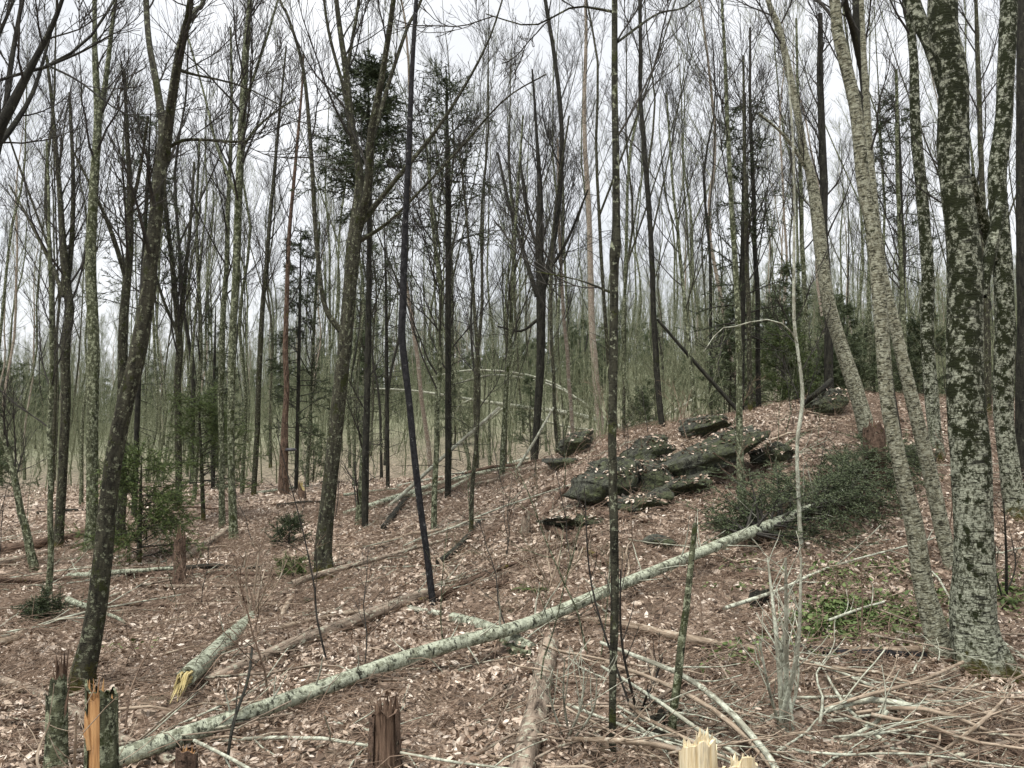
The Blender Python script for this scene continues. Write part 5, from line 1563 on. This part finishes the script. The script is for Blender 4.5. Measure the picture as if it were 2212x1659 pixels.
# thin upright whips between the sticks
wm = []
for i in range(6):
    r = np.random.default_rng(900 + i)
    z = np.linspace(-.03, r.uniform(1.0, 2.0), 10)
    P = np.stack([.10 * z * z * r.normal(0, .6) + .03 * vnoise(np.stack([z * 3, z * 0 + i, z * 0], -1), 51), .1 * z * r.normal(0, .6) + .03 * vnoise(np.stack([z * 3, z * 0 + i, z * 0 + 4], -1), 52), z], -1)
    R_ = np.linspace(.009, .003, 10)
    mb = MB()
    tubes(mb, P[None], R_[None], 6, False, True, .06)
    P2, R2 = sprout(P[None], R_[None], 7, .25, .97, .55, .25, .75, .25, 6, .08, .55, .0022, .005, r)
    tubes(mb, P2, R2, 4)
    P3, R3 = sprout(P2, R2, 3, .2, .95, .25, .15, .6, .2, 4, .08, .7, .002, .003, r)
    tubes(mb, P3, R3, 3)
    wm.append((mb.mesh('sapling_whip', M[('redtwig', 'lichen', 'twig')[i % 3]]), ('reddish', 'grey', 'dark')[i % 3]))
for k in range(64):
    y = math.sqrt(rt.uniform(5.2 ** 2, 15 ** 2))
    x = rt.uniform(-.68, .68) * y
    me, cw = wm[rt.randrange(6)]
    o = bpy.data.objects.new('sapling_whip', me)
    COL.objects.link(o)
    o.location = (x, y, float(ground(x, y)))
    o.rotation_euler = (rt.gauss(0, .15), rt.gauss(0, .15), rt.uniform(0, 6.28))
    s = rt.uniform(.5, 1.1)
    o.scale = (s, s, s)
    tag(o, 'thin upright ' + cw + ' bare whip growing ' + near(x, y), 'sapling', 'thin whips growing from the leaves')

# ------------------------------------------------------------------ leaf litter
LEAF = np.array([[0, -.5, .0], [.21, -.16, .045], [.2, .2, .05], [0, .55, .02], [-.2, .2, .06], [-.21, -.16, .04], [0, .02, -.03]])
LT = np.array([[0, 1, 6], [1, 2, 6], [2, 3, 6], [3, 4, 6], [4, 5, 6], [5, 0, 6]])
def leaf_cloud(x, y, z, size, tilt, r, curl=1.0):
    n = len(x)
    az = r.uniform(0, 6.28, n)
    tx, ty = r.normal(0, tilt, n), r.normal(0, tilt, n)
    ca, sa = np.cos(az), np.sin(az)
    E = LEAF[None] * size[:, None, None]
    E[:, :, 2] *= (curl * r.uniform(-1.2, 2.4, n))[:, None]
    E[:, :, 0] *= r.uniform(.7, 1.2, n)[:, None]
    X_, Y_, Z_ = E[..., 0], E[..., 1], E[..., 2]
    Y2, Z2 = Y_ * np.cos(tx)[:, None] - Z_ * np.sin(tx)[:, None], Y_ * np.sin(tx)[:, None] + Z_ * np.cos(tx)[:, None]
    X3, Z3 = X_ * np.cos(ty)[:, None] + Z2 * np.sin(ty)[:, None], -X_ * np.sin(ty)[:, None] + Z2 * np.cos(ty)[:, None]
    V = np.stack([X3 * ca[:, None] - Y2 * sa[:, None] + x[:, None], X3 * sa[:, None] + Y2 * ca[:, None] + y[:, None], Z3 + z[:, None]], -1)
    return V
mb = MB()
for (y0, y1, den, sz) in ((3.0, 7, 1150, .056), (7, 11, 760, .062), (11, 16, 420, .075), (16, 27, 150, .095)):
    n = int(.74 * (y1 ** 2 - y0 ** 2) * den)
    y = np.sqrt(rng.uniform(y0 ** 2, y1 ** 2, n))
    x = rng.uniform(-.74, .74, n) * y
    q = np.stack([x, y, 0 * x], -1)
    thin = vnoise(q * 1.1, 77) + .6 * vnoise(q * 3.1, 78)     # bare, twiggy hollows between the drifts
    ok = rng.uniform(0, 1, n) < np.clip(1.05 + .6 * thin, .5, 1)
    x, y = x[ok], y[ok]
    n = len(x)
    z = ground(x, y) + rng.uniform(.0, .06, n)
    V = leaf_cloud(x, y, z, sz * rng.uniform(.55, 1.05, n) * np.where(rng.uniform(0, 1, n) < .15, 1.6, 1), .68, rng)
    if y0 < 10:
        T = (LT[None] + (np.arange(n) * 7)[:, None, None]).reshape(-1, 3)
    else:
        V = V[:, [0, 1, 3, 5]]
        T = (np.array([[0, 1, 2], [0, 2, 3]])[None] + (np.arange(n) * 4)[:, None, None]).reshape(-1, 3)
    mb.add(V, None, T)
for up in ON_ROCK:                                  # leaves caught on the rocks
    n = len(up)
    V = leaf_cloud(up[:, 0], up[:, 1], up[:, 2] + .012, rng.uniform(.05, .085, n), .45, rng)
    mb.add(V, None, (LT[None] + (np.arange(n) * 7)[:, None, None]).reshape(-1, 3))
litter = mb.obj('leaf_litter', M['leaf'], floor, smooth=False)
litter['kind'] = 'stuff'
lm = []
for i in range(6):
    m_ = MB()
    V = leaf_cloud(np.zeros(1), np.zeros(1), np.zeros(1), np.array([.085]), .1, np.random.default_rng(700 + i), 1.3)
    m_.add(V, None, LT)
    lm.append(m_.mesh('leaf', M['leaf'], smooth=False))
for k in range(290):
    y = 4.2 + 2.6 * rt.random() ** 1.4
    x = rt.uniform(-.68, .68) * y
    o = bpy.data.objects.new('leaf', lm[rt.randrange(6)])
    COL.objects.link(o)
    o.parent = floor
    o.location = (x, y, float(ground(x, y)) + .035)
    o.rotation_euler = (rt.gauss(0, .45), rt.gauss(0, .45), rt.uniform(0, 6.28))
    s = rt.uniform(.8, 1.15)
    o.scale = (s, s, s)

# fine twig litter
mb = MB()
n = 36000
y = np.sqrt(rng.uniform(3.6 ** 2, 17 ** 2, n))
x = rng.uniform(-.74, .74, n) * y
q = np.stack([x, y, 0 * x], -1)
ok = rng.uniform(0, 1, n) < np.clip(.45 + .35 * (x > .05 * y) * (y < 8) - .9 * (vnoise(q * 1.1, 77) + .6 * vnoise(q * 3.1, 78)), .12, 1)
x, y = x[ok], y[ok]
n = len(x)
a = rng.normal(.4, .9, n)
L = rng.uniform(.15, .8, n)
t = np.linspace(-.5, .5, 5)
bow = rng.normal(0, .07, (n, 1)) * L[:, None] * (1 - 4 * t ** 2)
P = np.stack([x[:, None] + np.cos(a)[:, None] * L[:, None] * t - np.sin(a)[:, None] * bow, y[:, None] + np.sin(a)[:, None] * L[:, None] * t + np.cos(a)[:, None] * bow, np.zeros((n, 5))], -1)
P[..., 2] = ground(P[..., 0], P[..., 1]) + rng.uniform(.015, .07, (n, 1)) + np.abs(rng.normal(0, .10, (n, 1))) * L[:, None] * (1 - 4 * t ** 2)
P[..., 2] += rng.normal(0, .22, (n, 1)) * L[:, None] * (t + .5) * (rng.uniform(0, 1, (n, 1)) < .25)
tubes(mb, P, np.linspace(1, .5, 5)[None] * rng.uniform(.0018, .0042, (n, 1)), 3)
tw_ = mb.obj('twig_litter', M['redtwig'], floor)
tw_['kind'] = 'stuff'

# ------------------------------------------------------------------ green ground plants
mb = MB()
def herbs(u0, u1, v0, v1, n):
    us_ = (u0 + u1) / 2 + rng.normal(0, .33, n) * (u1 - u0)
    vs_ = np.clip((v0 + v1) / 2 + rng.normal(0, .32, n) * (v1 - v0), 1000, 1650)
    P = np.array([hit(a, b) for a, b in zip(us_[:n // 8], vs_[:n // 8])])
    P = np.repeat(P, 8, 0) + rng.normal(0, .075, (len(P) * 8, 3)) * np.array([1, 1, 0])
    k = len(P)
    z = ground(P[:, 0], P[:, 1]) + rng.uniform(.03, .10, k)
    V = leaf_cloud(P[:, 0], P[:, 1], z, rng.uniform(.025, .085, k), .6, rng)
    mb.add(V, None, (LT[None] + (np.arange(k) * 7)[:, None, None]).reshape(-1, 3))
herbs(1750, 1970, 1298, 1392, 1500)
herbs(2010, 2070, 1270, 1370, 200)
herbs(1700, 1800, 1360, 1395, 160)
herbs(2150, 2212, 1250, 1330, 240)
herbs(1540, 1640, 1390, 1450, 120)
herbs(1740, 1960, 1230, 1262, 160)
herbs(230, 330, 1380, 1420, 30)
herbs(1520, 1900, 1190, 1300, 160)
tag(mb.obj('ground_herbs', M['herb'], None), 'patch of small green herb leaves on the forest floor', None, kind='stuff')

def fern(label, u, v, size, seed, nfr=11):
    p = hit(u, v)
    r = np.random.default_rng(seed)
    root = thing('fern', p, label, 'fern')
    for i in range(nfr):
        a = i * 6.283 / nfr + r.uniform(-.2, .2)
        L = size * r.uniform(.7, 1.1)
        t = np.linspace(0, 1, 9)
        rad = L * (t * .85)
        zz = L * (.62 * t - .55 * t ** 2)
        P = np.stack([np.cos(a) * rad, np.sin(a) * rad, zz], -1)
        mb = MB()
        tubes(mb, P, np.linspace(.004, .0015, 9), 3)
        sd_ = np.array([-math.sin(a), math.cos(a), 0])
        for tt in np.linspace(.15, 1, 18):
            q = lerp_at(P[None], np.array([[tt]]))[0, 0]
            l = L * .26 * math.sin(max(.12, (1 - tt)) * 2.2 + .2)
            for s_ in (-1, 1):
                tip = q + sd_ * s_ * l + np.array([math.cos(a), math.sin(a), 0]) * l * .35 - np.array([0, 0, l * .2])
                wv = np.array([math.cos(a), math.sin(a), 0]) * L * .022
                mb.add([q - wv, q + wv, tip], None, [(0, 1, 2)])
        mb.obj('frond', M['fern'], root)
    return root
fern('bright fern clump in the herb patch by the yellow birch', 1930, 1328, .34, 1)
fern('yellowish fern clump on leaves above the crossing logs', 1152, 1276, .30, 2)
fern('small fern behind the yellow birch beside the herb patch', 1872, 1246, .22, 3, 8)
fern('little fern past the huge mossy birch at its foot', 2186, 1300, .3, 4, 9)
